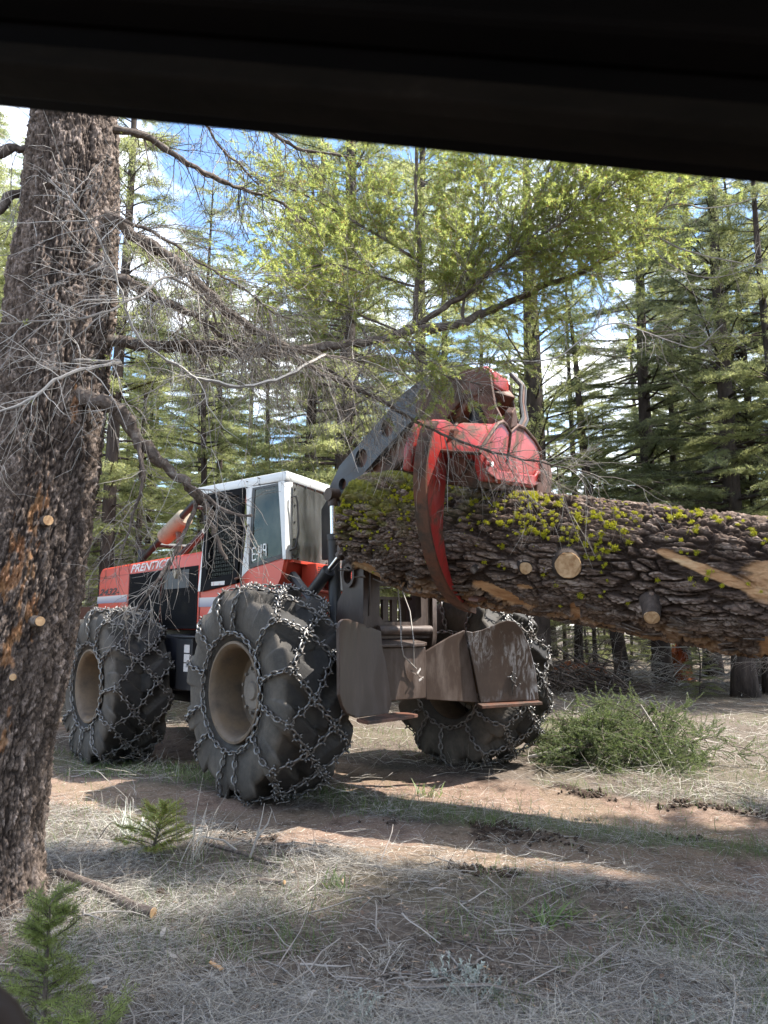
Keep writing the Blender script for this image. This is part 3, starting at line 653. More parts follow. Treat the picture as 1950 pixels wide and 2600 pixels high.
mb = MB(); mb.prism([(6.6, 0.9, 0.95), (6.6, 0.9, 1.75), (5.9, 0.5, 1.75), (5.9, 0.5, 0.95)], (0, 0, 0.08)); mb.box((5.86, -0.6, 1.30), (6.3, 0.75, 1.82)); mb.build('front_bumper', 'rustred', SK, 0.02)
# exhaust and guards above the hood
mb = MB(); mb.tube([(5.30, 0.0, 2.88), (5.27, 0, 2.90), (4.62, 0, 3.13), (4.58, 0, 3.14)], [0.10, 0.135, 0.135, 0.10], 20); mb.build('exhaust_muffler', 'tan', SK, smooth=True)
mb = MB(); mb.tube([(4.75, 0, 2.40), (4.78, 0, 2.85), (4.85, 0, 3.0)], 0.045, 10); mb.build('exhaust_pipe', 'rustred', SK, smooth=True)
mb = MB()
for y in (0.05, -0.55):
    mb.tube([(6.1, y, 2.55), (4.2, y, 3.30), (3.9, y, 3.28)], 0.05, 10); mb.tube([(4.95, y, 2.42), (3.85, y, 2.85)], 0.045, 10)
mb.tube([(5.5, 0.05, 2.79), (5.5, -0.55, 2.79)], 0.04, 8); mb.tube([(4.3, 0.05, 3.27), (4.3, -0.55, 3.27)], 0.04, 8)
mb.tube([(6.05, 0.05, 2.35), (6.05, 0.05, 2.75)], 0.06, 8)
mb.build('guard_rail', 'black', SK, smooth=True)

# cab --------------------------------------------------------------
CB = bpy.data.objects.new('cab', None); COL.objects.link(CB); CB.parent = SK
RA = np.array([0.60, 0.745]); RD = np.array([0.33, -0.60]); RD = RD / np.linalg.norm(RD); RN = np.array([-abs(RD[1]), -RD[0]]); RN /= np.linalg.norm(RN)
def RF(u, z, o=0.0): p = RA + RD * u + RN * o; return (float(p[0]), float(p[1]), z)      # rear face: u along it, o outwards
UR = 1.62
rr_c = RF(UR, 0)
# floor and lower red body
mb = MB(); mb.prism([(2.44, YS - 0.01, 1.44), (0.95, YS - 0.01, 1.44), (0.95, 0.5, 1.44), (1.2, -0.7, 1.44), (2.44, -0.7, 1.44)], (0, 0, 0.06)); mb.build('cab_floor', 'black', CB)
body = [(2.44, 1.45), (1.15, 1.45), (0.98, 1.66), (0.80, 1.80), (0.64, 2.0), (0.575, 2.19), (1.30, 2.125), (1.40, 2.11), (1.47, 1.99), (2.37, 1.925), (2.44, 1.93)]
holes_plate('lower_body', body, [], lambda a, b, t: (a, t, b), YS - 0.05, YS, 'red', CB)
# rounded rear corner and rear red wall
n = 8; ring = []
mb = MB(); v = []
for k in range(n + 1):
    a = k / n
    for zt, zb in ((2.19, 0),):
        pass
top = []; bot = []
for k in range(n + 1):
    t = k / n; ang = t * math.pi / 2
    px = 0.60 + 0.10 * (1 - math.sin(ang)) ; py = YS - 0.10 * (1 - math.cos(ang))
    top.append((0.575 + 0.06 * (1 - math.cos(ang)) * 0.5, YS - 0.09 * t, 2.192)); bot.append((0.80 + 0.05 * t, YS - 0.14 * t, 1.80 + 0.06 * t))
mid = [((a[0] * 0.62 + b[0] * 0.38) - 0.015, a[1] * 0.6 + b[1] * 0.4, 2.03) for a, b in zip(top, bot)]
low = [(1.10, p[1] - 0.02, 1.5) for p in bot]
v = top + mid + bot + low; m1 = n + 1
mb.add(v, [(r * m1 + k, r * m1 + k + 1, (r + 1) * m1 + k + 1, (r + 1) * m1 + k) for r in range(3) for k in range(n)])
mb.prism([RF(0.06, 2.19), RF(UR, 2.19), RF(UR, 1.55, -0.25), RF(0.06, 1.55, -0.25)], (0.04, 0.02, 0))
mb.prism([RF(0.04, 2.195, 0.0), RF(UR, 2.195, 0.0), RF(UR, 2.195, 0.05), RF(0.04, 2.195, 0.05)], (0, 0, -0.03))
mb.build('rear_body', 'red', CB, smooth=True)
# far side lower wall
mb = MB(); mb.prism([(2.44, -0.72, 1.45), (rr_c[0], -0.72, 1.45), (rr_c[0], -0.72, 2.15), (2.44, -0.72, 2.0)], (0, 0.04, 0)); mb.prism([(2.44, YS - 0.05, 1.45), (2.44, -0.70, 1.45), (2.44, -0.70, 2.2), (2.44, YS - 0.05, 2.2)], (-0.04, 0, 0)); mb.build('lower_wall', 'red', CB)
# pillars, rails (white)
def pillar(a0, a1, b0, b1, t=0.06):
    mb = MB(); mb.hexa([(a0[0], YS - t, a0[1]), (a1[0], YS - t, a1[1]), (b1[0], YS - t, b1[1]), (b0[0], YS - t, b0[1])], [(a0[0], YS + 0.004, a0[1]), (a1[0], YS + 0.004, a1[1]), (b1[0], YS + 0.004, b1[1]), (b0[0], YS + 0.004, b0[1])]); return mb
mb = pillar((2.49, 1.93), (2.43, 1.93), (2.29, 3.13), (2.36, 3.13)); mb.build('cab_pillar', 'white', CB, 0.006)
mb = pillar((1.45, 2.05), (1.30, 2.126), (1.245, 3.06), (1.40, 3.075)); mb.build('cab_pillar', 'white', CB, 0.006)
mb = MB(); mb.hexa([(0.545, YS, 2.19), (0.60, YS + 0.004, 2.19), (0.72, YS + 0.004, 3.03), (0.60, YS, 3.03)], [RF(0.10, 2.19, 0.0), RF(0.10, 2.19, -0.07), RF(0.10, 3.03, -0.08), RF(0.10, 3.03, 0.0)])
mb.build('cab_pillar', 'white', CB, 0.005)
mb = MB(); mb.prism([RF(UR, 2.19), RF(UR - 0.07, 2.19), RF(UR - 0.07, 3.03), RF(UR, 3.03)], (0.06, 0, 0)); mb.box((2.38, -0.74, 2.15), (2.46, -0.66, 3.12)); mb.box((2.38, 0.70, 2.2), (2.44, 0.735, 3.1)); mb.build('cab_pillar', 'white', CB)
mb = MB(); mb.hexa([(2.45, YS - 0.06, 3.08), (1.35, YS - 0.06, 3.04), (0.62, YS - 0.06, 3.015), (2.45, YS - 0.06, 3.12)], [(2.45, YS + 0.003, 3.08), (1.35, YS + 0.003, 3.04), (0.62, YS + 0.003, 3.015), (2.45, YS + 0.003, 3.12)])
mb.build('roof_rail', 'white', CB)
# roof
def roofpts(z0, z1, g):
    r1 = RF(UR + 0.05, 0, g)
    return [(2.70 + g, YS + g, z0 + 0.10), (0.585 - g, YS + g * 0.5, z0), (r1[0] , r1[1], z0 + 0.035), (2.70 + g, -0.78 - g, z0 + 0.10)], [(2.68 + g * .5, YS + g * .3, z1 + 0.10), (0.56 - g * .5, YS, z1), (r1[0], r1[1], z1 + 0.035), (2.68 + g * .5, -0.76 - g, z1 + 0.10)]
a, b = roofpts(3.025, 3.13, 0.012); mb = MB().hexa(a, b)
RO = mb.build('cab_roof', 'white', CB, 0.018, True, 2)
for (u, vv) in ((0, 0), (0.27, 0), (0, 0.07), (0.27, 0.07)): MB().tube([(1.36 - u, YS + 0.008, 3.055 + vv), (1.36 - u, YS + 0.02, 3.055 + vv)], 0.008, 6).build('bolt', 'black', RO)
for k in range(7): MB().tube([RF(0.14 + k * 0.22, 3.02, 0.01), RF(0.14 + k * 0.22, 3.02, 0.03)], 0.012, 6).build('bolt', 'black', RO)
text_mesh('embossed_lettering', 'SILVICULTURE'[:0] + 'ROPS', lambda u, v: (1.86 - u, YS + 0.0135, 3.09 + v), 0.022, 0.30, 'stripe', RO) if False else None
# door with guard mesh
DR = bpy.data.objects.new('cab_door', None); COL.objects.link(DR); DR.parent = CB
dout = [(2.295, 3.105), (1.405, 3.06), (1.505, 1.985), (2.385, 1.915)]
din = [(2.19, 3.02), (1.50, 2.985), (1.59, 2.10), (2.25, 2.05)]
holes_plate('door_frame', dout, [din], lambda a, b, t: (a, t, b), YS - 0.01, YS + 0.03, 'grille_black', CB).parent = DR
mb = MB().prism([(x, YS - 0.012, z) for x, z in din], (0, 0.004, 0)); mb.build('door_glass', 'dark_glass', DR)
mb = MB()
for i in range(15):
    f = (i + 0.5) / 15; xa = din[0][0] + (din[1][0] - din[0][0]) * f; xb = din[3][0] + (din[2][0] - din[3][0]) * f
    mb.tube([(xa, YS + 0.012, 3.02 - 0.035 * f), (xb, YS + 0.012, 2.05 + 0.05 * f)], 0.0035, 4, False)
for i in range(20):
    f = (i + 0.5) / 20; z = 3.0 - 0.95 * f
    mb.tube([(2.19 + 0.06 * f, YS + 0.016, z + 0.01), (1.50 + 0.09 * f, YS + 0.016, z - 0.02 + 0.04 * f)], 0.0035, 4, False)
tag(mb.build('mesh_guard', 'grille_black', DR), kind='stuff')
mb = MB(); mb.box((1.78, YS + 0.031, 1.975), (2.10, YS + 0.033, 2.02)); mb.build('worn_patch', 'sticker', DR)
mb = MB(); mb.tube([(1.52, YS + 0.02, 2.02), (1.50, YS + 0.05, 2.03), (1.40, YS + 0.05, 2.04)], 0.014, 8); mb.build('door_handle', 'rustred', DR)
# side window + hand painted mark
SW = [(1.245, 3.05), (0.655, 3.02), (0.575, 2.21), (1.29, 2.135)]
fin = [(1.20, 3.01), (0.70, 2.985), (0.625, 2.25), (1.24, 2.185)]
holes_plate('window_frame', SW, [fin], lambda a, b, t: (a, t, b), YS - 0.012, YS + 0.002, 'black', CB)
GL = MB().prism([(x, YS - 0.008, z) for x, z in fin], (0, 0.004, 0)).build('side_window', 'glass', CB)
def stroke(pts, w_=0.008):
    mb = MB()
    for a, b in zip(pts[:-1], pts[1:]):
        a = np.array(a); b = np.array(b); d = b - a; nn = np.array([-d[1], d[0]]) / (np.linalg.norm(d) + 1e-9) * w_
        mb.add([(1.235 - p[0], YS + 0.0045, 2.21 + p[1]) for p in (a - nn, b - nn, b + nn, a + nn)], [(0, 1, 2, 3)])
    return mb
S_ = MB()
for st in ([(0.09, 0.15), (0.012, 0.14), (0.02, 0.005), (0.10, 0.02)], [(0.015, 0.075), (0.085, 0.082)], [(0.10, 0.07), (0.145, 0.075)], [(0.15, 0.16), (0.155, 0.085), (0.215, 0.09)], [(0.20, 0.17), (0.20, 0.03)], [(0.295, 0.165), (0.245, 0.17), (0.24, 0.11), (0.295, 0.105), (0.30, 0.17), (0.305, 0.04)]):
    q = stroke(st); S_.add(q.v, q.f)
S_.build('painted_mark', 'white', CB)
# rear pane, grab rail, grille box
fo = [(0.07, 2.195), (UR - 0.07, 2.195), (UR - 0.07, 3.01), (0.07, 3.01)]
mb = MB().prism([RF(u, z, 0.012) for u, z in fo], (float(RN[0]) * 0.008, float(RN[1]) * 0.008, 0)); mb.build('rear_pane', 'pane', CB)
for k in range(5):
    for u in (0.10, UR - 0.10): MB().tube([RF(u, 2.24 + k * 0.18, 0.02), RF(u, 2.24 + k * 0.18, 0.032)], 0.012, 6).build('bolt', 'black', CB)
for k in range(4): MB().tube([RF(0.2 + k * 0.35, 2.22, 0.02), RF(0.2 + k * 0.35, 2.22, 0.032)], 0.012, 6).build('bolt', 'black', CB)
mb = MB(); mb.tube([RF(0.03, 2.86, 0.01), RF(0.05, 2.87, 0.06), RF(0.075, 2.80, 0.07), RF(0.10, 2.5, 0.075), RF(0.06, 2.32, 0.06), RF(0.03, 2.29, 0.01)], 0.011, 8); mb.build('grab_rail', 'black', CB, smooth=True)
mb = MB(); mb.tube([(1.30, YS + 0.01, 2.62), (1.31, YS + 0.05, 2.60), (1.36, YS + 0.05, 2.3), (1.40, YS + 0.04, 2.05), (1.37, YS + 0.03, 1.85), (1.30, YS + 0.03, 1.6)], 0.013, 8); mb.build('grab_rail', 'black', CB, smooth=True)
mb = MB(); mb.prism([RF(0.36, 2.18, 0.16), RF(UR - 0.05, 2.18, 0.16), RF(UR - 0.05, 1.87, 0.16), RF(0.36, 1.87, 0.16)], (-float(RN[0]) * 0.18, -float(RN[1]) * 0.18, 0))
GB = mb.build('vent_box', 'red', CB, 0.012)
mb = MB()
for u0 in (0.40, 1.22):
    for i in range(5):
        for k in range(11): mb.prism([RF(u0 + i * 0.045, 1.90 + k * 0.023, 0.161), RF(u0 + 0.033 + i * 0.045, 1.90 + k * 0.023, 0.161), RF(u0 + 0.033 + i * 0.045, 1.912 + k * 0.023, 0.161), RF(u0 + i * 0.045, 1.912 + k * 0.023, 0.161)], (float(RN[0]) * 0.002, float(RN[1]) * 0.002, 0))
tag(mb.build('vent_slots', 'black', GB), kind='stuff')
mb = MB(); mb.prism([RF(0.56, 2.165, 0.20), RF(1.15, 2.165, 0.20), RF(1.12, 1.90, 0.20), RF(0.60, 1.90, 0.20)], (float(RN[0]) * 0.03, float(RN[1]) * 0.03, 0)); mb.build('rubber_flap', 'boom', GB, 0.006)
# interior
mb = MB(); mb.box((1.35, -0.25, 1.75), (1.85, 0.30, 1.92)); mb.box((1.25, -0.25, 1.90), (1.38, 0.30, 2.55)); mb.box((1.24, -0.12, 2.58), (1.34, 0.16, 2.76)); mb.build('seat', 'seat', CB, 0.04, True, 3)
mb = MB(); mb.box((1.0, 0.42, 1.5), (1.9, 0.62, 2.08)); mb.build('side_console', 'seat', CB, 0.03)
mb = MB().prism([(2.46, YS + 0.004, 1.735), (0.93, YS + 0.004, 1.715), (0.82, YS + 0.004, 1.80), (1.25, YS + 0.004, 1.835), (2.46, YS + 0.004, 1.845)], (0, 0.003, 0)); mb.build('stripe', 'stripe', CB)
mb = MB().prism([(2.23, YS + 0.003, 1.64), (2.06, YS + 0.003, 1.82 - 0.02), (1.89, YS + 0.003, 1.64), (2.06, YS + 0.003, 1.48)], (0, 0.005, 0)); mb.build('diamond_placard', 'sticker', CB)
mb = MB(); mb.box((1.365, YS + 0.002, 1.46), (1.372, YS + 0.005, 1.98)); mb.box((2.435, YS + 0.002, 1.46), (2.442, YS + 0.008, 1.92)); mb.build('panel_seam', 'black', CB)

# rear frame -------------------------------------------------------
XA = -0.30
open_ = [(0.26, 1.90), (-0.29, 1.90), (-0.30, 1.60), (-0.24, 1.545), (0.20, 1.545), (0.26, 1.60)]
ou = [(0.43, 2.30), (-0.43, 2.30), (-0.43, 1.38), (0.43, 1.38)]
RFp = holes_plate('rear_frame', ou, [open_], lambda a, b, t: (t, a, b), XA - 0.03, XA + 0.06, 'steel', SK)
mb = MB()
for i in range(4): mb.box((XA + 0.12, 0.14 - i * 0.12, 1.55), (XA + 0.16, 0.21 - i * 0.12, 1.78))
mb.box((XA + 0.10, -0.29, 1.77), (XA + 0.2, 0.26, 1.80)); mb.box((XA + 0.3, -0.40, 0.9), (XA + 0.34, 0.40, 1.56)); mb.build('fairlead_slats', 'steel', SK)
for s in (1, -1):
    op = [(x, z) for x, z in ((-0.36, 1.40), (-0.36, 2.35), (-0.02, 2.30), (0.0, 2.02), (-0.03, 1.85), (0.06, 1.74), (0.10, 1.45), (0.15, 1.1), (-0.30, 1.1))]
    hole = circ(-0.15, 2.0, 0.065, 20, 0.085)
    holes_plate('arch_post', op, [hole], lambda a, b, t, s=s: (a, s * t, b), 0.432, 0.49, 'steel', SK)
    mb = MB(); mb.lathe_y([(0.0, 0.07), (0.03, 0.07), (0.03, 0.10), (0.0, 0.10)], 24); 
    mb.v = [(p[0] - 0.15, s * (0.492 + abs(p[1])), p[2] * 1.2 + 2.0) for p in mb.v]; mb.build('pin_boss', 'steel', SK, smooth=True)
mb = MB(); mb.tube([(XA - 0.035, 0.40, 1.60), (XA - 0.06, 0.40, 1.90), (XA - 0.06, 0.40, 2.2)], 0.012, 6); mb.tube([(XA - 0.05, 0.30, 1.46), (XA - 0.05, -0.40, 1.46)], 0.05, 12); mb.build('frame_trim', 'steel', SK, smooth=True)
mb = MB(); mb.box((-0.1, -0.40, 0.75), (1.9, 0.40, 1.32)); mb.build('rear_chassis', 'black', SK, 0.03)
# centre beam with ledge
mb = MB(); mb.box((-0.555, -0.15, 0.80), (-0.25, 0.60, 1.30)); BE = mb.build('blade_beam', 'steel', SK, 0.01)
mb = MB(); mb.prism([(-0.60, 0.56, 1.302), (-0.30, 0.58, 1.345), (-0.30, -0.20, 1.345), (-0.52, -0.20, 1.312), (-0.60, -0.08, 1.302)], (0, 0, 0.03)); mb.build('ledge', 'steel', BE, 0.006)
r_ = random.Random(4)
for k in range(5):
    c = Vector((-0.60 + r_.uniform(-.02, .02), 0.02 + r_.uniform(-.06, .05), 1.02 + r_.uniform(-.05, .06))); a = r_.uniform(0, 3); e = Vector((0.1, math.cos(a), math.sin(a))) * 0.035; f_ = Vector((0.3, -math.sin(a), math.cos(a))) * 0.010
    MB().prism([tuple(c - e - f_), tuple(c + e - f_), tuple(c + e * 0.8 + f_), tuple(c - e + f_)], (-0.006, 0, 0)).build('bark_scrap', 'sticker' if k % 2 else 'limb', BE)
def vplate(pts, thick, name, mat='steel', parent=SK, bev=0.008):
    p = np.array(pts); nrm = np.cross(p[1] - p[0], p[2] - p[0]); nrm /= np.linalg.norm(nrm)
    return MB().prism(pts, tuple(nrm * thick)).build(name, mat, parent, bev)
wl = [(-1.165, 1.375, 1.49), (-1.155, 1.354, 1.53), (-1.125, 1.30, 1.555), (-1.08, 1.21, 1.558), (-0.92, 0.915, 1.515), (-0.895, 0.865, 1.49), (-0.86, 0.80, 1.492), (-0.741, 0.578, 1.455), (-0.725, 0.548, 1.292), (-0.69, 0.485, 1.19), (-0.677, 0.457, 1.12), (-0.617, 0.344, 0.787), (-0.66, 0.42, 0.70), (-0.998, 1.059, 0.735), (-1.09, 1.235, 0.79), (-1.129, 1.304, 0.859), (-1.158, 1.36, 0.95)]
BL = vplate(wl, 0.03, 'butt_plate'); BL['label'] = 'left butt plate with chipped upper corner'
mb = MB().prism([(-1.02, 1.08, 0.735), (-0.60, 0.33, 0.70), (-0.48, 0.05, 0.675), (-0.62, 0.02, 0.665), (-0.80, 0.35, 0.68), (-1.10, 1.02, 0.715)], (0, 0, -0.03)); mb.build('lip', 'rustred', BL, 0.004)
wi = [(-0.53, -0.135, 1.241), (-0.62, -0.43, 1.40), (-0.667, -0.589, 1.462), (-0.709, -0.73, 0.735), (-0.54, -0.165, 0.785)]
vplate(wi, 0.03, 'butt_plate_inner')
wr = [(-0.667, -0.595, 1.455), (-0.70, -0.655, 1.44), (-0.751, -0.752, 1.465), (-0.84, -0.92, 1.54), (-0.877, -0.989, 1.563), (-0.915, -1.06, 1.55), (-0.945, -1.115, 1.49), (-0.985, -1.19, 1.32), (-1.014, -1.245, 1.08), (-1.029, -1.272, 0.755), (-0.735, -0.72, 0.735)]
BR = vplate(wr, 0.03, 'butt_plate', 'steel_scraped'); BR['label'] = 'right butt plate with pale scrape marks'
mb = MB().prism([(-0.70, -0.70, 0.735), (-1.02, -1.28, 0.75), (-1.13, -1.22, 0.742), (-0.86, -0.62, 0.722)], (0, 0, -0.03)); mb.build('lip', 'rustred', BR, 0.004)
# hydraulics
def cyl(a, b, c, r1, r2, name='hydraulic_cylinder'):
    a, b, c = (np.array(q, float) for q in (a, b, c)); d = (c - a) / np.linalg.norm(c - a)
    mb = MB().tube([a, b - d * 0.06, b - d * 0.06, b], [r1, r1, r1 * 1.12, r1 * 1.12], 20); o = mb.build(name, 'black', SK, smooth=True)
    MB().tube([b, c], r2, 14).build('piston_rod', 'chrome', o, smooth=True)
    mb = MB(); e = np.cross(d, [0, 0, 1]); e = e / (np.linalg.norm(e) + 1e-9); mb.tube([c - e * 0.06, c + e * 0.06], r1 * 1.1, 14); mb.tube([c - d * 0.12, c], r1 * 0.85, 12); mb.build('rod_eye', 'steel', o, smooth=True)
    return o
cyl((0.12, 0.46, 1.35), (0.18, 0.46, 2.44), (0.20, 0.46, 2.86), 0.062, 0.035)
cyl((0.62, 0.58, 1.68), (0.10, 0.57, 2.06), (-0.17, 0.56, 2.26), 0.062, 0.030)
mb = MB(); mb.tube([(0.10, 0.34, 1.50), (0.09, 0.34, 2.1), (0.16, 0.34, 2.25)], 0.028, 10); mb.build('drain_pipe', 'white', SK, smooth=True)
mb = MB(); mb.tube([(0.95, 0.66, 2.12), (0.42, 0.60, 1.85), (0.35, 0.60, 1.60)], 0.022, 8); mb.tube([(0.66, 0.64, 2.04), (0.15, 0.60, 1.60)], 0.05, 8); mb.build('hydraulic_hose', 'black', SK, smooth=True)
mb = MB().lathe_y([(0.0, 0.0), (0.0, 0.12), (0.10, 0.13), (0.14, 0.10), (0.15, 0.0)], 20, (0.36, 0.50, 1.60)); mb.build('work_light', 'white', SK, smooth=True)
# boom
bp = [(0.52, 2.80), (0.46, 2.98), (0.27, 3.20), (-0.78, 3.76), (-1.10, 3.86), (-1.16, 3.74), (-0.98, 3.50), (-0.50, 3.26), (0.0, 2.97), (0.20, 2.84)]
for s in (1, -1):
    holes_plate('boom_plate', bp, [circ(-0.52, 3.46, 0.095, 22), circ(-0.10, 3.22, 0.10, 22), circ(0.22, 2.99, 0.065, 18)], lambda a, b, t, s=s: (a, s * t, b), 0.27, 0.32, 'boom', SK)
MB().prism([(x - 0.02, 0.262, z - 0.02) for x, z in bp[1:4]] + [(x, 0.262, z + 0.02) for x, z in bp[6:9]], (0, -0.02, 0)).build('boom_hole_backing', 'rustred', SK)  # backing plate added so the holes in the boom look dark inside
mb = MB().prism([(0.35, 0.24, 2.92), (-0.85, 0.24, 3.62), (-1.20, 0.24, 3.78), (-1.62, 0.24, 3.72), (-1.72, 0.24, 3.60), (-1.45, 0.24, 3.40), (-1.05, 0.24, 3.34), (-0.55, 0.24, 3.06), (0.1, 0.24, 2.72)], (0, -0.48, 0)); mb.build('boom_box', 'rustred', SK, 0.02)
mb = MB()
for s in (1, -1): mb.prism([(0.52, s * 0.33, 2.75), (0.30, s * 0.33, 2.95), (0.10, s * 0.33, 2.75), (0.0, s * 0.33, 2.2), (0.5, s * 0.33, 2.2)], (0, s * 0.05, 0))
mb.build('boom_mount', 'black', SK, 0.01)
# grapple ----------------------------------------------------------
GR = bpy.data.objects.new('grapple', None); COL.objects.link(GR); GR.parent = SK
endp = [(0.80, 0.50), (0.895, 0.60), (0.945, 0.70), (0.90, 0.775), (0.78, 0.91), (0.69, 1.00), (0.61, 1.03), (0.53, 1.02), (0.435, 0.98), (0.37, 1.03), (0.306, 1.068), (0.175, 1.075), (0.05, 1.05), (-0.10, 1.02), (-0.26, 0.96), (-0.33, 0.80), (-0.32, 0.68), (-0.24, 0.60)]
def shell(s0, s1, pts): return MB().prism([LG(s0, q, h) for q, h in pts], tuple(np.array(LG(s1, 0, 0)) - np.array(LG(s0, 0, 0))))
upper = [p for p in endp if p[1] >= 0.68 and p[1] < 2]
mb = shell(0.235, 0.29, endp); HDG = mb.build('grapple_head', 'red_worn', GR, 0.018, True, 2)
mb = shell(-0.10, 0.235, [(0.935, 0.70), (0.88, 0.775), (0.76, 0.90), (0.67, 0.985), (0.60, 1.01), (0.20, 1.05), (-0.2, 0.95), (-0.31, 0.78), (-0.28, 0.72), (0.8, 0.66)]); mb.build('head_cover', 'red_worn', GR, 0.02, True, 2)
mb = shell(-0.12, 0.23, [(0.82, 0.62), (0.78, 0.45), (0.2, 0.50), (-0.22, 0.52), (-0.22, 0.70)]); mb.build('lower_cover', 'rustred', GR, 0.02)
a = np.array(LG(0.06, 0.86, 0.60)); b = np.array(LG(0.06, -0.2, 0.66)); MB().tube([a, b], 0.085, 18).build('tong_cylinder', 'rustred', GR, smooth=True)
def bead(pts, s, r, nm='worn_edge'):
    MB().tube([LG(s, q, h) for q, h in pts], r, 8).build(nm, 'rustred', GR, smooth=True)
bead(endp[2:16], 0.288, 0.016)
bead([(0.435, 0.975), (0.425, 0.88), (0.42, 0.72)], 0.292, 0.013)
MB().tube([LG(s, 0.945 - 0.0 * s, 0.70) for s in (-0.10, 0.1, 0.29)], 0.014, 8).build('worn_edge', 'rustred', GR, smooth=True)
MB().tube([LG(-0.10, 0.93, 0.70), LG(-0.10, 0.88, 0.775), LG(-0.10, 0.76, 0.90), LG(-0.10, 0.67, 0.985)], 0.014, 8).build('worn_edge', 'rustred', GR, smooth=True)
# raised reinforcing bar with pins on the end face
mb = shell(0.292, 0.315, [(0.835, 0.585), (0.86, 0.64), (0.85, 0.695), (0.80, 0.70), (0.60, 0.625), (0.1, 0.68), (-0.18, 0.71), (-0.24, 0.77), (-0.31, 0.76), (-0.315, 0.66), (-0.2, 0.62), (0.6, 0.545)]); mb.build('reinforcing_bar', 'red_worn', GR, 0.008)
for (q, h, r) in ((0.80, 0.645, 0.022), (-0.27, 0.71, 0.045)):
    MB().tube([LG(0.30, q, h), LG(0.345, q, h)], r, 14).build('pin', 'chrome' if r < 0.03 else 'rustred', GR, smooth=True)
for q0 in (0.78, 0.30): pass
mb = shell(0.225, 0.30, [(0.47, 1.0), (0.47, 1.14), (0.42, 1.20), (0.36, 1.13), (0.33, 1.06)]); mb.build('lug_plate', 'rustred', GR, 0.012)
outer_ = catmull([(0.70, 0.90), (0.82, 0.955), (1.0, 0.945), (1.11, 0.86), (1.145, 0.70), (1.135, 0.50), (1.05, 0.26), (0.91, 0.02), (0.70, -0.22), (0.42, -0.43), (0.10, -0.56), (-0.14, -0.605)], 4)
inner_ = catmull([(-0.13, -0.565), (0.10, -0.51), (0.28, -0.43), (0.45, -0.29), (0.59, -0.11), (0.70, 0.08), (0.75, 0.28), (0.775, 0.50), (0.77, 0.66), (0.69, 0.78)], 4)
tong = [tuple(p) for p in outer_] + [tuple(p) for p in inner_]
shell(-0.155, -0.06, tong).build('tong', 'red_worn', GR, 0.010, True, 2)
mb = MB(); oo = outer_[10:]
nv_ = np.gradient(oo, axis=0); nv_ = np.stack([-nv_[:, 1], nv_[:, 0]], 1); nv_ /= np.linalg.norm(nv_, axis=1)[:, None]
for p, q, n0, n1 in zip(oo[:-1], oo[1:], nv_[:-1], nv_[1:]):
    w0 = 0.012; a_ = [LG(s_, *(p + n0 * e)) for s_, e in ((-0.168, w0), (-0.052, w0), (-0.052, -0.012), (-0.168, -0.012))]; b_ = [LG(s_, *(q + n1 * e)) for s_, e in ((-0.168, w0), (-0.052, w0), (-0.052, -0.012), (-0.168, -0.012))]
    mb.hexa(a_, b_)
mb.build('tong_back', 'rustred', GR)
shell(-0.162, -0.053, [tuple(p) for p in outer_[39:]] + [tuple(p * 0.99) for p in inner_[:5]]).build('tong_tip', 'rustred', GR)
tongf = [(-p[0] + 0.25, p[1] * 0.90 + 0.06) for p in tong]
shell(0.10, 0.20, tongf).build('tong', 'rustred', GR, 0.014, True, 2)
# forked hinge prong behind the near tong
shell(-0.30, -0.22, [(0.70, 0.90), (0.86, 0.965), (1.02, 0.93), (1.10, 0.82), (1.13, 0.66), (1.10, 0.50), (1.0, 0.50), (0.92, 0.70), (0.80, 0.80)]).build('tong_prong', 'red_worn', GR, 0.014, True, 2)
MB().tube([LG(-0.34, 0.80, 0.87), LG(-0.02, 0.80, 0.87)], 0.05, 16).build('hinge_pin', 'rustred', GR, smooth=True)
# crosshead / boom tip above the head
side = [(-0.80, 1.34), (-0.60, 1.48), (-0.42, 1.53), (-0.30, 1.58), (-0.17, 1.60), (-0.08, 1.55), (-0.04, 1.42), (0.02, 1.25), (0.13, 1.10), (0.10, 1.03), (0.0, 1.05), (-0.08, 1.18), (-0.16, 1.28), (-0.30, 1.30), (-0.38, 1.20), (-0.45, 1.08), (-0.62, 1.06), (-0.80, 1.16)]
for q in (0.26, -0.20):
    MB().prism([LG(s, q, h) for s, h in side], tuple(np.array(LG(0, q - 0.05, 0)) - np.array(LG(0, q, 0)))).build('crosshead_plate', 'rustred', GR, 0.012)
MB().prism([LG(s, 0.20, h) for s, h in ((-0.52, 1.50), (-0.30, 1.60), (-0.16, 1.63), (-0.07, 1.57), (-0.05, 1.44), (-0.20, 1.38), (-0.45, 1.34))], tuple(np.array(LG(0, -0.36, 0)) - np.array(LG(0, 0, 0)))).build('crosshead', 'red_worn', GR, 0.03, True, 3)
MB().tube([LG(-0.20, 0.05, 1.36), LG(-0.19, 0.05, 1.02)], 0.12, 16).build('rotator', 'black', GR, smooth=True)
for k, off in enumerate((0.0, 0.05, -0.05)):
    MB().tube([LG(-0.10, -0.26 + off, 1.66), LG(0.02, -0.27 + off, 1.55), LG(0.06, -0.22 + off, 1.38), LG(0.14, -0.15 + off, 1.22), LG(0.18, 0.0 + off, 1.10), LG(0.12, 0.2 + off, 1.02)], 0.019, 8).build('hydraulic_hose', 'rustred' if k == 0 else 'black', GR, smooth=True)
MB().tube([LG(-0.35, -0.05, 1.35), LG(-0.48, 0.1, 1.2), LG(-0.40, 0.2, 1.04)], 0.02, 8).build('hydraulic_hose', 'black', GR, smooth=True)
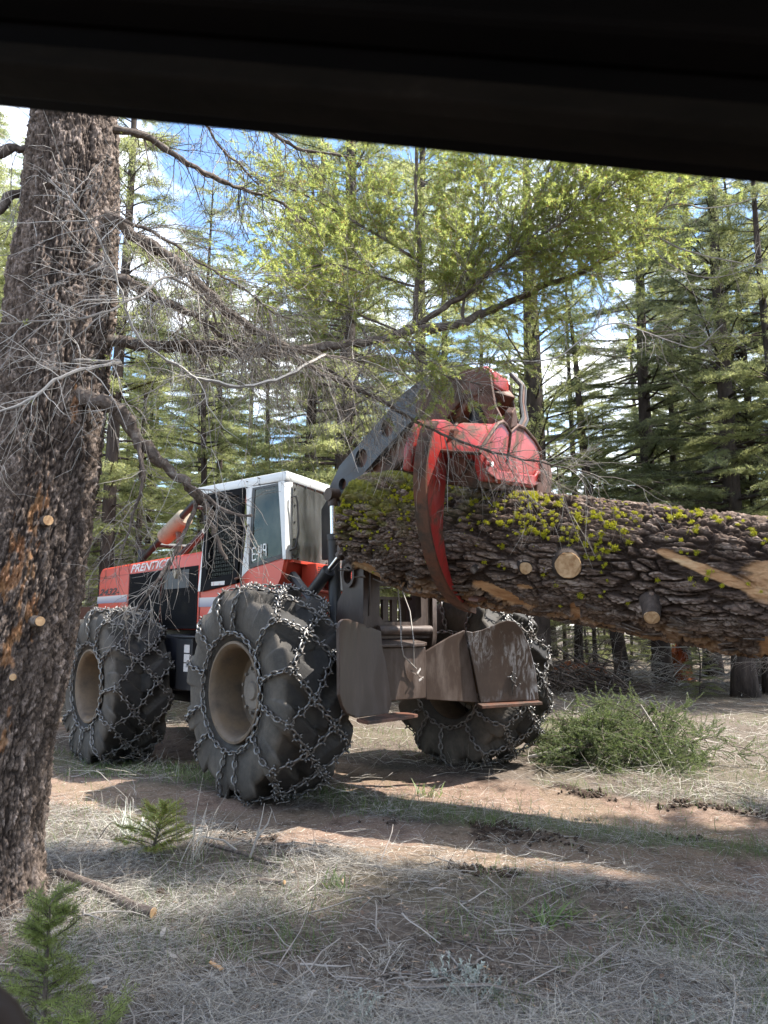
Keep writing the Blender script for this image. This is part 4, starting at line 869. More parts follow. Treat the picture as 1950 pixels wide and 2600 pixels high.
# dangling wire with scraps, loose chain over the far tyre
cd = MB(); cd.tube([(-0.33, 0.03, 1.93), (-0.40, 0.05, 1.65), (-0.62, 0.23, 1.34), (-0.62, 0.20, 1.22), (-0.60, 0.02, 1.09)], 0.007, 6); cd.tube([(-0.33, 0.0, 1.93), (-0.42, -0.06, 1.65), (-0.62, 0.07, 1.35), (-0.60, 0.05, 1.10)], 0.007, 6)
tag(cd.build('choker_wire', 'pale_twig', None, smooth=True), 'thin looped wire hanging over the brown rear beam', 'wire'); bpy.data.objects['choker_wire'].matrix_world = SK.matrix_basis.copy() if False else Matrix.Translation(tuple(O)) @ Matrix.Rotation(YAW, 4, 'Z')

# ------------------------------------------------------------------ the log
LOG = thing('felled_log', tuple(LW(0, 0, 0)), 'massive bark covered log clamped in the red grapple, dotted with yellow lichen', 'log')
LOGM = Matrix(((LA[0], LN[0], LU[0], G0[0]), (LA[1], LN[1], LU[1], G0[1]), (LA[2], LN[2], LU[2], G0[2]), (0, 0, 0, 1)))
LOG.matrix_world = LOGM                                             # local x along the log, y towards the road, z up
na, nl_ = 320, 650
S0, S1 = -1.36, 4.6
uu = np.linspace(-1, 1, na, endpoint=False); sl_ = np.concatenate([np.linspace(S0, 2.9, 590), np.linspace(2.92, S1, 60)])
TH, SS = np.meshgrid(np.pi * (0.58 * uu + 0.42 * uu ** 3), sl_, indexing='ij')
def log_r(TH, SS):
    r = 0.545 - 0.007 * SS
    cx, cy = np.cos(TH) * 2.2, np.sin(TH) * 2.2
    r = r + 0.05 * (fbm(SS * 0.9 + 2, cx, cy, 3) - 0.44)
    r = r - 0.12 * sm(-0.55, -1.40, SS) * np.clip(-np.sin(TH) + 0.25, 0, 1)
    r = r + 0.06 * np.exp(-((SS + 1.05) / 0.28) ** 2) * np.exp(-((np.sin(TH) - 0.9) / 0.35) ** 2)
    return r
wx = fbm(SS * 1.8, np.cos(TH) * 2, np.sin(TH) * 2, 3); wy = fbm(SS * 2.3 + 31, np.cos(TH) * 3, np.sin(TH) * 3, 3)
CT, ST = np.cos(TH), np.sin(TH)
a1, a2, i1 = worley(SS * 4.2 + wy * 2.0, CT * 8.5 + wx * 2.4, ST * 8.0 + wx * 2.4 + wy)
b1, b2, i2 = worley(SS * 17 + wy * 4, CT * 27 + wx * 5, ST * 22 + wx * 5)
crack = 1 - sm(0.02, 0.30, a2 - a1); crack2 = 1 - sm(0.02, 0.28, b2 - b1)
barkh = -0.038 * crack * (0.35 + 1.3 * sm(0.3, 0.6, wx)) - 0.017 * crack2 + 0.022 * (i1 - 0.5) + 0.010 * (i2 - 0.5) + 0.016 * (fbm(SS * 20, CT * 34, ST * 34, 3) - 0.45)
for (s_, h_, r_) in ((0.985, -0.055, 0.105), (0.614, -0.125, 0.052), (0.19, -0.20, 0.032), (1.62, -0.255, 0.06)):
    barkh = barkh + 0.045 * np.exp(-(((SS - s_) / (r_ * 1.5)) ** 2 + ((0.54 * ST - h_) / (r_ * 1.4)) ** 2)) * (CT > 0)
# stripped zones: (s, angle from +y towards +z, ds, da)
Rb = log_r(TH, SS); qy = np.cos(TH); qz = np.sin(TH)
H = Rb * qz
ragged = 0.35 * (fbm(SS * 7, TH * 8, o=3) - 0.44)
def zone(s, h, ds, dh, face=1, sk=0.0):
    d = np.sqrt(((SS - s) / ds) ** 2 + ((H - h - sk * (SS - s)) / dh) ** 2) + ragged * 2.0
    return sm(1.05, 0.85, d) * (qy * face > -0.2)
wood = zone(0.37, -0.40, 0.26, 0.055, 1, -0.22)
wood = np.maximum(wood, 0.85 * zone(2.62, 0.04, 0.42, 0.17))
wood = np.maximum(wood, zone(2.0, 0.045, 0.40, 0.045, 1, -0.30))
wood = np.maximum(wood, zone(2.48, -0.46, 0.12, 0.14))
wood = np.maximum(wood, zone(-1.1, -0.42, 0.20, 0.10))
wood = np.maximum(wood, 0.8 * zone(0.62, -0.30, 0.07, 0.02))
wood = np.maximum(wood, 0.8 * zone(1.02, -0.43, 0.04, 0.07))
under = sm(-0.36, -0.50, H) * (fbm(SS * 5, TH * 6, o=3) > 0.46) * 0.40
moss = sm(0.34, 0.52, fbm(SS * 3.2 + 7, TH * 3, o=4)) * sm(0.1, 0.42, H) * sm(0.4, -0.9, SS) * 0.9
moss = np.maximum(moss, sm(0.40, 0.55, fbm(SS * 9 + 3, TH * 9, o=3)) * sm(-0.3, 0.25, H) * sm(-0.2, -1.1, SS) * 0.7)
R = Rb + barkh * (1 - 0.85 * wood) - 0.035 * wood + 0.010 * moss
fade = sm(S0, S0 + 0.05, SS)
R = R * (0.93 + 0.07 * fade)
V = np.stack([SS, R * qy, R * qz], -1).reshape(-1, 3)
ix = np.arange(na * nl_).reshape(na, nl_); nx2 = np.roll(ix, -1, 0)
F = np.stack([ix[:, :-1], nx2[:, :-1], nx2[:, 1:], ix[:, 1:]], -1).reshape(-1, 4)
me = np_mesh('log_bark', V, F)
ca = me.color_attributes.new('wood', 'FLOAT_COLOR', 'POINT')
ca.data.foreach_set('color', np.stack([np.clip(wood + under, 0, 1), moss, np.clip((barkh + 0.055) / 0.075, 0, 1.2), 1 + 0 * moss], -1).astype(np.float32).ravel())
link_mesh('bark', me, 'bark_log', LOG, False)
for s, nm in ((S0 + 0.004, -1), (S1 - 0.004, 1)):
    ce_ = np.linspace(0, 2 * np.pi, 40, endpoint=False); re_ = log_r(ce_, np.full(40, s)) * (0.86 if nm < 0 else 0.93)
    MB().prism([(s, r_e * math.cos(t), r_e * math.sin(t)) for t, r_e in zip(ce_, re_)], (0.003 * nm * -1, 0, 0)).build('cut_end', 'cut', LOG)
def logpt(s, h, out=0.0):
    r = float(log_r(np.array([0.0]), np.array([s]))[0]); t = math.asin(max(-1, min(1, h / r))); return Vector((s, (r + out) * math.cos(t), (r + out) * math.sin(t))), Vector((0, math.cos(t), math.sin(t)))
for (s, h, r, ln, tilt, lab) in ((0.985, -0.055, 0.105, 0.055, 0.25, 'large pale sawn knot'), (0.614, -0.125, 0.052, 0.05, 0.5, 'small oval sawn knot'), (0.19, -0.20, 0.032, 0.05, 0.0, 'grey weathered knot'), (1.62, -0.255, 0.060, 0.15, 0.35, 'short sawn branch stub')):
    P, N = logpt(s, h, -0.05); D = (N + Vector((tilt, 0, -0.25 if ln > 0.1 else -0.05))).normalized()
    a = P; b = P + D * (ln + 0.05)
    st = MB().tube([a, a + (b - a) * 0.5, b - D * 0.004], [r * 1.45, r * 1.15, r], 18, False).build('branch_stub', 'bark_bg', LOG, smooth=True); st['label'] = lab
    mb = MB().tube([b - D * 0.006, b], [r * 0.97, r * 0.95], 18); mb.v = [tuple(Vector(p) + Vector((0, 1, 0)) * 0.012 * math.sin(p[0] * 60 + p[2] * 45)) for p in mb.v]; mb.build('cut_face', 'limb' if r < 0.04 else 'cut', st)
# lichen tufts
lr = np.random.default_rng(11)
def tuft_mesh(seed, n=120):
    r = np.random.default_rng(seed); D = norm(r.normal(0, 1, (n, 3)) + np.array([0, 0, 0.45])); B = r.normal(0, 0.28, (n, 3)) * np.array([1, 1, 0.35])
    tip = B + D * r.uniform(0.25, 0.75, (n, 1)); sd = rand_perp(D, r) * 0.075
    return np.stack([B - sd, B + sd, tip], 1).reshape(-1, 3), np.arange(3 * n).reshape(-1, 3)
TUFTS = []
for k in range(4):
    v, f = tuft_mesh(k); me = np_mesh('lichen_tuft', v, f); me.materials.append(MT['lichen']); TUFTS.append((me, v, f))
spots = []
while len(spots) < 760:
    s = lr.uniform(-1.35, 2.6); h = lr.uniform(-0.42, 0.53)
    dens = 0.9 * math.exp(-((h - 0.50) / 0.20) ** 2) + 0.35 * math.exp(-((h - 0.2) / 0.3) ** 2) * (1.0 if s < 1.3 else 0.25)
    dens *= 1.0 if s < 0.8 else (0.75 if s < 1.3 else 0.35)
    cl = float(fbm(np.array([s * 3.5 + 5]), np.array([h * 6.0]), o=2)[0])
    if -0.2 < s < -0.02: continue
    if lr.random() < dens * (0.15 + 3.0 * max(0, cl - 0.33)): spots.append((s, h, lr.uniform(0.010, 0.030) * (1.25 if h > 0.35 else 1.0)))
for (s, h, r) in ((1.27, 0.30, .055), (1.36, 0.26, .045), (1.20, 0.22, .04), (1.33, 0.12, .045), (1.10, 0.12, .04), (1.12, 0.03, .035), (1.10, -0.28, .045), (1.42, 0.18, .035), (0.98, 0.33, .05), (0.35, 0.2, .04), (1.7, 0.44, .045), (1.95, 0.46, .04)): spots.append((s, h, r))
spots.sort(key=lambda q: -q[2])
rest = []
for k, (s, h, r) in enumerate(spots):
    P, N = logpt(s, h, -0.008); q = N.to_track_quat('Z', 'Y').to_matrix().to_4x4() @ Matrix.Rotation(lr.uniform(0, 6.28), 4, 'Z') @ Matrix.Scale(r, 4)
    q.translation = P; me, v, f = TUFTS[k % 4]
    if k < 150:
        o = bpy.data.objects.new('lichen_tuft', me); COL.objects.link(o); o.parent = LOG; o.matrix_local = q
    else:
        A = np.array(q); rest.append((v @ A[:3, :3].T + A[:3, 3], f))
v, f = join(rest); tag(link_mesh('lichen_specks', np_mesh('lichen_specks', v, f), 'lichen', LOG), kind='stuff')
# splintered bark flaps at the log's underside
mb = MB(); rr_ = random.Random(5)
for k in range(34):
    s = rr_.uniform(-1.3, 2.6); h = rr_.uniform(-0.52, -0.30); P, N = logpt(s, h, -0.015); L_ = rr_.uniform(0.05, 0.16)
    d = Vector((rr_.uniform(-1, 1), 0, 0)).normalized(); e = N.cross(d) * rr_.uniform(0.006, 0.018)
    mb.hexa([tuple(P - e), tuple(P + e), tuple(P + d * L_ + e * 0.3 + N * 0.03), tuple(P + d * L_ - e * 0.3 + N * 0.03)], [tuple(P - e + N * .008), tuple(P + e + N * .008), tuple(P + d * L_ + e * 0.3 + N * 0.036), tuple(P + d * L_ - e * 0.3 + N * 0.036)])
tag(mb.build('bark_splinters', 'limb', LOG), kind='stuff')

# ------------------------------------------------------------------ the big tree at left
TK = [(-2.06, 4.4, -0.25, 0.40), (-2.09, 4.4, 0.0, 0.345), (-2.13, 4.4, 0.11, 0.315), (-2.14, 4.4, 0.4, 0.305), (-2.13, 4.4, 0.84, 0.315), (-2.06, 4.4, 1.38, 0.332), (-2.01, 4.4, 1.89, 0.325), (-1.96, 4.4, 2.28, 0.311), (-1.94, 4.4, 2.61, 0.307), (-1.92, 4.4, 2.97, 0.304), (-1.90, 4.4, 3.25, 0.301), (-1.90, 4.4, 3.48, 0.298), (-1.88, 4.4, 3.83, 0.279), (-1.88, 4.4, 4.09, 0.273), (-1.89, 4.4, 4.6, 0.249), (-1.89, 4.4, 5.05, 0.237), (-1.89, 4.4, 5.54, 0.226), (-1.88, 4.4, 8.0, 0.20), (-1.86, 4.4, 12.0, 0.10)]
TK = np.array(TK)
BT = thing('fir_tree', (-2.09, 4.4, 0.0), 'big scaly barked fir trunk at the left edge with bare drooping limbs', 'tree')
zz = np.concatenate([np.linspace(-0.25, 5.6, 660), np.linspace(5.7, 12, 40)]); na = 300; uu = np.linspace(-1, 1, na, endpoint=False)
ZZ, TH = np.meshgrid(zz, -1.12 + np.pi * (0.58 * uu + 0.42 * uu ** 3), indexing='ij')
cxx = np.interp(ZZ, TK[:, 2], TK[:, 0]) + 2.09; rad = np.interp(ZZ, TK[:, 2], TK[:, 3])
c, s = np.cos(TH), np.sin(TH)
rad = rad * (1 + 0.10 * (fbm(c * 1.6 + 4, s * 1.6, ZZ * 0.9, 3) - 0.44)) + sm(0.45, -0.1, ZZ) * 0.10 * np.maximum(0, np.cos(TH * 5 + 1)) 
wz = fbm(c * 2, s * 2, ZZ * 1.5, 3); wq = fbm(c * 5 + 8, s * 5, ZZ * 4, 3)
a1, a2, i1 = worley(c * 9.0 + wz * 2.2 + wq * 2, s * 9.0 + wz * 2 + wq, ZZ * 8.5 + wq * 3.2)
b1, b2, i2 = worley(c * 26 + wq * 4, s * 26 + wz * 3, ZZ * 40 + wq * 5)
hh = -0.016 * (1 - sm(0.0, 0.30, a2 - a1)) * sm(0.25, 0.55, wq) - 0.007 * (1 - sm(0.02, 0.25, b2 - b1)) + 0.012 * (i1 - 0.5) + 0.017 * (i2 - 0.5) + 0.020 * (fbm(c * 44, s * 44, ZZ * 38, 2) - 0.4) + 0.03 * (fbm(c * 5 + 3, s * 5, ZZ * 1.6, 3) - 0.44)
V = np.stack([cxx + (rad + hh) * c, (rad + hh) * s, ZZ], -1).reshape(-1, 3)
ix = np.arange(len(zz) * na).reshape(len(zz), na); nx3 = np.roll(ix, -1, 1)
me = np_mesh('trunk', V, np.stack([ix[:-1], nx3[:-1], nx3[1:], ix[1:]], -1).reshape(-1, 4))
sap = np.zeros_like(ZZ)
for (z0, a0, dz, da) in ((2.13, -1.15, 0.13, 0.13), (1.90, -1.2, 0.15, 0.20), (1.74, -1.35, 0.10, 0.16), (1.45, -1.1, 0.14, 0.10), (1.62, -0.9, 0.10, 0.10), (0.9, -1.0, 0.12, 0.06), (2.75, -0.7, 0.12, 0.06), (0.62, -1.45, 0.08, 0.10)):
    aa = (TH - a0 + np.pi) % (2 * np.pi) - np.pi
    sap = np.maximum(sap, sm(1.1, 0.5, np.sqrt(((ZZ - z0) / dz) ** 2 + (aa / da) ** 2) + 5.0 * (fbm(c * 16, s * 16, ZZ * 13, 3) - 0.42)))
ca = me.color_attributes.new('wood', 'FLOAT_COLOR', 'POINT')
ca.data.foreach_set('color', np.stack([sap * 0.55, 0 * sap, np.clip((hh + 0.034) / 0.05, 0, 1.2), 1 + 0 * sap], -1).astype(np.float32).ravel())
link_mesh('trunk', me, 'bark_trunk', BT, False)
for (p, r) in (((-1.795, 4.12, 1.52), 0.026), ((-2.0, 4.065, 1.50), 0.030), ((-2.09, 4.06, 1.25), 0.020), ((-1.89, 4.085, 1.24), 0.018), ((-1.80, 4.15, 2.05), 0.028)):
    d = Vector((p[0] + 2.03, p[1] - 4.4, 0)).normalized(); b = Vector((p[0] + 2.09, p[1] - 4.4, p[2]))
    st = MB().tube([b - d * 0.08, b + d * 0.03], [r * 1.3, r], 12, False).build('branch_stub', 'limb', BT, smooth=True); MB().tube([b + d * 0.028, b + d * 0.034], r * 0.96, 12).build('cut_face', 'cut', st)
LIMBS = [
('L1',0.024,0.008,[(-1.69,4.35,4.51),(-1.44,4.5,4.48),(-1.26,4.6,4.4),(-1.09,4.8,4.41),(-0.92,5.0,4.44),(-0.72,5.2,4.46),(-0.51,5.4,4.39)]),
('L1b',0.02,0.008,[(-1.85,4.5,5.6),(-1.3,5.0,5.3),(-0.9,5.2,5.1),(-0.76,5.2,4.98),(-0.61,5.3,4.95),(-0.38,5.4,4.98),(-0.14,5.5,4.99)]),
('L1c',0.014,0.005,[(-1.75,4.5,5.25),(-1.45,4.7,5.05),(-1.23,4.9,4.89),(-1.15,5.0,4.79),(-1.0,5.1,4.68),(-0.89,5.2,4.6)]),
('L2',0.045,0.01,[(-1.75,4.3,3.96),(-1.62,4.3,3.89),(-1.42,4.35,3.74),(-1.23,4.4,3.62),(-1.09,4.5,3.51),(-0.94,4.6,3.39),(-0.78,4.7,3.32),(-0.62,4.8,3.24),(-0.45,4.9,3.13),(-0.21,5.0,3.06),(0.07,5.2,2.97)]),
('L2b',0.012,0.004,[(-1.65,4.3,3.9),(-1.32,4.2,3.72),(-1.05,4.2,3.54),(-0.83,4.3,3.43),(-0.62,4.4,3.28)]),
('L3',0.032,0.008,[(-1.7,4.25,3.53),(-1.57,4.25,3.49),(-1.42,4.3,3.43),(-1.31,4.4,3.39),(-1.14,4.5,3.35),(-1.02,4.6,3.27),(-0.86,4.7,3.22),(-0.67,4.8,3.13)]),
('L4',0.036,0.028,[(-1.76,4.35,3.14),(-1.41,4.5,3.16),(-1.1,4.6,3.16),(-0.85,4.8,3.21),(-0.58,5.0,3.31),(-0.34,5.1,3.38),(-0.09,5.2,3.44),(0.13,5.3,3.55),(0.23,5.35,3.63)]),
('L4d',0.018,0.006,[(-1.46,4.5,3.16),(-1.13,4.5,3.17),(-0.78,4.7,3.23),(-0.38,4.8,3.2),(-0.09,5.0,3.23)]),
('L4a',0.022,0.01,[(0.22,5.35,3.62),(0.23,5.35,3.84),(0.26,5.4,4.21),(0.24,5.4,4.61),(0.24,5.4,5.06),(0.23,5.4,5.4)]),
('L4b',0.032,0.01,[(0.07,5.25,3.51),(0.51,5.3,3.61),(0.8,5.4,3.77),(1.16,5.5,3.96),(1.49,5.55,4.12),(1.79,5.6,4.32),(2.05,5.6,4.58),(2.32,5.7,4.98),(2.44,5.7,5.26)]),
('L4c',0.022,0.009,[(0.22,5.35,3.62),(0.43,5.3,3.73),(0.65,5.25,3.88),(0.85,5.2,4.06),(1.02,5.2,4.32),(1.19,5.2,4.8),(1.24,5.2,5.11)]),
('L4e',0.012,0.005,[(-0.09,5.2,3.44),(-0.23,5.3,3.64),(-0.43,5.4,3.86),(-0.62,5.5,4.19),(-0.81,5.6,4.46)]),
('L5',0.046,0.01,[(-1.70,4.25,2.76),(-1.59,4.2,2.73),(-1.49,4.25,2.69),(-1.4,4.3,2.56),(-1.31,4.35,2.45),(-1.19,4.4,2.36),(-1.12,4.45,2.29),(-1.04,4.5,2.19),(-1.0,4.5,2.08),(-0.95,4.45,1.97),(-0.88,4.4,1.87)]),
('L5b',0.016,0.007,[(-1.13,4.4,2.32),(-1.02,4.4,2.22),(-0.88,4.35,2.13),(-0.74,4.3,2.1)]),
('L5c',0.014,0.005,[(-1.07,4.5,2.22),(-1.12,4.4,2.02),(-1.17,4.3,1.85),(-1.23,4.2,1.7),(-1.32,4.2,1.57)]),
('L5d',0.012,0.004,[(-1.37,4.3,2.52),(-1.31,4.2,2.27),(-1.37,4.2,2.04),(-1.38,4.1,1.86)]),
('L6',0.014,0.004,[(-0.43,5.0,3.2),(-0.22,5.2,3.14),(0.23,5.4,2.93),(0.56,5.4,2.78),(0.88,5.4,2.68),(1.2,5.4,2.61),(1.52,5.4,2.53)]),
('P7',0.011,0.006,[(-1.75,4.2,2.95),(-1.4,4.0,2.88),(-1.38,3.6,2.71),(-1.45,3.4,2.6),(-1.54,3.3,2.46),(-1.72,3.2,2.35)]),
('P7b',0.012,0.003,[(-0.38,4.8,3.2),(-0.55,4.4,2.94),(-0.75,4.1,2.78),(-0.92,3.9,2.75),(-1.04,3.8,2.79),(-1.18,3.7,2.87),(-1.26,3.65,3.04),(-1.32,3.6,3.23),(-1.4,3.55,3.38),(-1.5,3.5,3.51),(-1.62,3.5,3.63)]),
('P7c',0.009,0.004,[(-1.0,4.6,3.28),(-1.03,4.25,3.35),(-1.14,3.9,3.3),(-1.22,3.7,3.11),(-1.36,3.5,2.93),(-1.57,3.4,2.86),(-1.77,3.3,2.81)]),
('P8',0.007,0.0025,[(-0.09,5.2,3.44),(0.1,5.3,3.27),(0.54,5.2,3.27),(0.84,5.1,3.27),(1.14,5.0,3.26),(1.45,4.9,3.45),(1.69,4.8,3.35),(1.98,4.8,3.25),(2.12,4.7,3.37)]),
('P9',0.008,0.003,[(1.75,5.6,4.32),(1.97,5.5,4.38),(2.2,5.4,4.21),(2.42,5.3,4.09),(2.69,5.2,3.98)]),
('P9b',0.008,0.003,[(1.94,5.6,4.5),(2.16,5.5,4.63),(2.42,5.4,4.54),(2.79,5.3,4.59)]),
('P9c',0.006,0.003,[(1.97,5.6,4.45),(2.1,5.5,4.16),(2.39,5.4,4.0),(2.75,5.3,4.09)]),
('L4f',0.01,0.004,[(0.24,5.4,4.14),(-0.1,5.4,4.36),(-0.45,5.5,4.63),(-0.78,5.6,4.84),(-0.97,5.7,4.94)]),
('L4g',0.01,0.004,[(0.75,5.2,3.96),(1.12,5.1,4.2),(1.49,5.1,4.44),(1.76,5.1,4.75)]),
('L4h',0.01,0.004,[(0.23,5.35,3.91),(-0.1,5.2,3.94),(-0.41,5.1,3.96),(-0.71,5.0,3.81),(-0.87,5.0,3.68)]),
('L4i',0.009,0.004,[(0.13,5.3,3.55),(-0.1,5.2,3.6),(-0.35,5.1,3.69),(-0.65,5.0,3.68)]),
('L4j',0.012,0.005,[(0.56,5.3,3.64),(0.59,5.3,3.95),(0.71,5.4,4.43),(0.77,5.5,5.01)]),
('L4k',0.012,0.005,[(1.2,5.5,3.98),(1.36,5.4,4.29),(1.5,5.4,4.65),(1.56,5.4,5.1)]),
('L4m',0.01,0.004,[(0.13,5.3,3.54),(0.23,5.2,3.33),(0.41,5.1,3.17),(0.64,5.0,3.07)]),
('L4n',0.01,0.004,[(-0.09,5.2,3.42),(-0.15,5.1,3.2),(-0.27,5.0,3.01)]),
('L10',0.03,0.02,[(-2.05,4.4,4.43),(-2.11,4.3,4.3),(-2.22,4.2,4.21),(-2.6,4.1,4.0)]),
('L10b',0.03,0.02,[(-2.0,4.4,4.2),(-2.12,4.4,4.12),(-2.2,4.3,3.98),(-2.35,4.2,3.72),(-2.7,4.1,3.5)]),
]
tb = np.array([2.09, -4.4, 0.0])
br = np.random.default_rng(21)
LP = {}
for nm, r0, r1, pts in LIMBS:
    Q = catmull(pts, 6); tt = np.linspace(0, 1, len(Q))
    jit = br.normal(0, 1, Q[1:].shape); jit[1:] = 0.5 * (jit[1:] + jit[:-1]); Q[1:] += jit * (0.011 if r0 > 0.02 else (0.006 if r0 > 0.011 else 0.004)); LP[nm] = Q
    rr = r0 + (r1 - r0) * tt; rr = rr * (1 + br.normal(0, 0.13, len(rr)))
    MB().tube((Q + tb).tolist(), rr.tolist(), 9 if r0 > 0.02 else 6).build('limb', 'limb' if nm[0] == 'L' else 'pale_twig', BT, smooth=True)
def strands_from(names, K, r, lo=0.1, hi=1.0):
    S, T = [], []
    lens = np.array([np.linalg.norm(np.diff(LP[n], axis=0), axis=1).sum() for n in names]); pr = lens / lens.sum()
    ch = r.choice(len(names), K, p=pr)
    for i, n in enumerate(names):
        k = int((ch == i).sum())
        if k: p, t, _, _ = along(LP[n][None], r, k, lo, hi); S.append(p); T.append(t)
    return np.concatenate(S), np.concatenate(T)
def twig_set(names, K, L0, L1, r0, droop, r, down=0.5, lo=0.1):
    S, T = strands_from(names, K, r, lo); D = norm(rand_perp(T, r) + T * 0.6 + np.array([0, 0, -down]))
    P = grow(S, D, r.uniform(L0, L1, K), 7, droop, 0.14, r); R = r0 * r.uniform(0.7, 1.2, (K, 1)) * np.linspace(1, 0.35, 7)[None]
    K2 = K * 3; s2, t2, m2, _ = along(P, r, K2, 0.15, 0.95)
    P2 = grow(s2, norm(rand_perp(t2, r) + t2 * 1.0 + np.array([0, 0, -down * 0.4])), r.uniform(L0 * 0.35, L1 * 0.5, K2), 6, droop * 0.8, 0.16, r); R2 = r0 * 0.6 * r.uniform(0.7, 1.2, (K2, 1)) * np.linspace(1, 0.35, 6)[None]
    K3 = K * 4; s3, t3, m3, _ = along(P2, r, K3, 0.2, 0.95)
    P3 = grow(s3, norm(rand_perp(t3, r) + t3 * 1.0), r.uniform(L0 * 0.2, L1 * 0.25, K3), 4, droop, 0.15, r); R3 = r0 * 0.42 * r.uniform(0.8, 1.2, (K3, 1)) * np.linspace(1, 0.45, 4)[None]
    return join([tubes_np(P, R), tubes_np(P2, R2), tubes_np(P3, R3)])
dead = ['L1', 'L1c', 'L2', 'L2b', 'L3', 'L4d', 'L5', 'L5b', 'L5c', 'L5d', 'L6']
v, f = join([twig_set(dead, 210, 0.18, 0.5, 0.0032, 0.08, br, 0.3), twig_set(['L2', 'L4d', 'L3', 'L2b', 'L4', 'L6'], 240, 0.3, 0.85, 0.0034, 0.07, br, 0.6, 0.12), twig_set(['L4', 'P8'], 90, 0.15, 0.5, 0.003, 0.06, br, 0.4, 0.15), twig_set(['L4m', 'L4n'], 40, 0.2, 0.5, 0.003, 0.07, br, 0.6, 0.15)])
tag(link_mesh('bare_twigs', np_mesh('bare_twigs', v + tb, f), 'twig', BT), kind='stuff')
v, f = join([twig_set(['P7', 'P7b', 'P7c'], 64, 0.15, 0.5, 0.0032, 0.05, br, 0.25, 0.1), twig_set(['P7', 'P7b', 'P7c', 'L10', 'L10b'], 50, 0.3, 0.8, 0.0036, 0.07, br, 0.5, 0.05), twig_set(['L4', 'L2', 'L3', 'L1'], 60, 0.2, 0.6, 0.0032, 0.05, br, 0.1, 0.05), twig_set(['L5c', 'L5d'], 10, 0.15, 0.42, 0.0034, 0.10, br, 0.5, 0.3), twig_set(['L6', 'L2', 'L4d', 'L3', 'L2b'], 60, 0.2, 0.6, 0.0032, 0.08, br, 0.4, 0.2), twig_set(['P8', 'P9', 'P9b', 'P9c'], 22, 0.15, 0.4, 0.0028, 0.05, br, 0.2, 0.4)])
tag(link_mesh('pale_twigs', np_mesh('pale_twigs', v + tb, f), 'pale_twig', BT), kind='stuff')
v, f = join([twig_set(['L1', 'L1b', 'L1c'], 70, 0.2, 0.6, 0.004, 0.05, br, 0.9)])
tag(link_mesh('bare_twigs', np_mesh('bare_twigs', v + tb, f), 'limb', BT), kind='stuff')
# living foliage on the limb that sweeps over the machine
fr_ = np.random.default_rng(33)
S, T = strands_from(['L4a', 'L4b', 'L4c', 'L4e', 'L4f', 'L4g', 'L4h', 'L4i', 'L4j', 'L4k', 'L4m', 'L4f', 'L4g', 'L4h', 'L4j', 'L4k', 'L4c', 'L4g', 'L4j', 'L4k', 'L4b'], 540, fr_, 0.12, 1.0)
D = norm(rand_perp(T, fr_) * np.array([1, 0.6, 1]) + T * 0.7 + np.array([-0.05, 0, 0.30]))
P = grow(S, D, fr_.uniform(0.25, 0.65, len(S)), 8, 0.03, 0.10, fr_)
brv = [tubes_np(P, 0.0032 * np.linspace(1, 0.4, 8)[None] + 0 * P[..., 0])]
s2, t2, m2, tt2 = along(P, fr_, 6600, 0.1, 1.0)
P2 = grow(s2, norm(rand_perp(t2, fr_) + t2 * 1.0), fr_.uniform(0.08, 0.24, 6600), 5, 0.02, 0.12, fr_)
brv.append(tubes_np(P2, 0.0016 * np.linspace(1, 0.5, 5)[None] + 0 * P2[..., 0]))
v, f = join(brv); tag(link_mesh('leafy_twigs', np_mesh('leafy_twigs', v + tb, f), 'twig', BT), kind='stuff')
keep = fr_.random(6600) < 0.93
A = P2[keep]; st = A[:, 1:-1].reshape(-1, 3); en = A[:, 2:].reshape(-1, 3); d = en - st; ln = np.linalg.norm(d, axis=1)
v, f = needles_np(st, norm(d), ln * 1.25, 19, 0.028, 0.0023, fr_, 0.5, 0.75)
print('foliage quads', len(f))
tag(link_mesh('fir_foliage', np_mesh('fir_foliage', v + tb, f), 'needle_near', BT), kind='stuff')
# sprouting green tufts on trunk and limbs
S, T = strands_from(['L4', 'L3', 'L2', 'P7', 'P7b', 'P7c', 'L5', 'L1'], 46, fr_, 0.05, 0.9)
v, f = needles_np(S, norm(rand_perp(T, fr_) + np.array([0, 0, 0.3])), fr_.uniform(0.02, 0.05, len(S)), 14, 0.024, 0.0013, fr_, 1.2, 0.6)
tag(link_mesh('green_shoots', np_mesh('green_shoots', v + tb, f), 'needle_near', BT), kind='stuff')

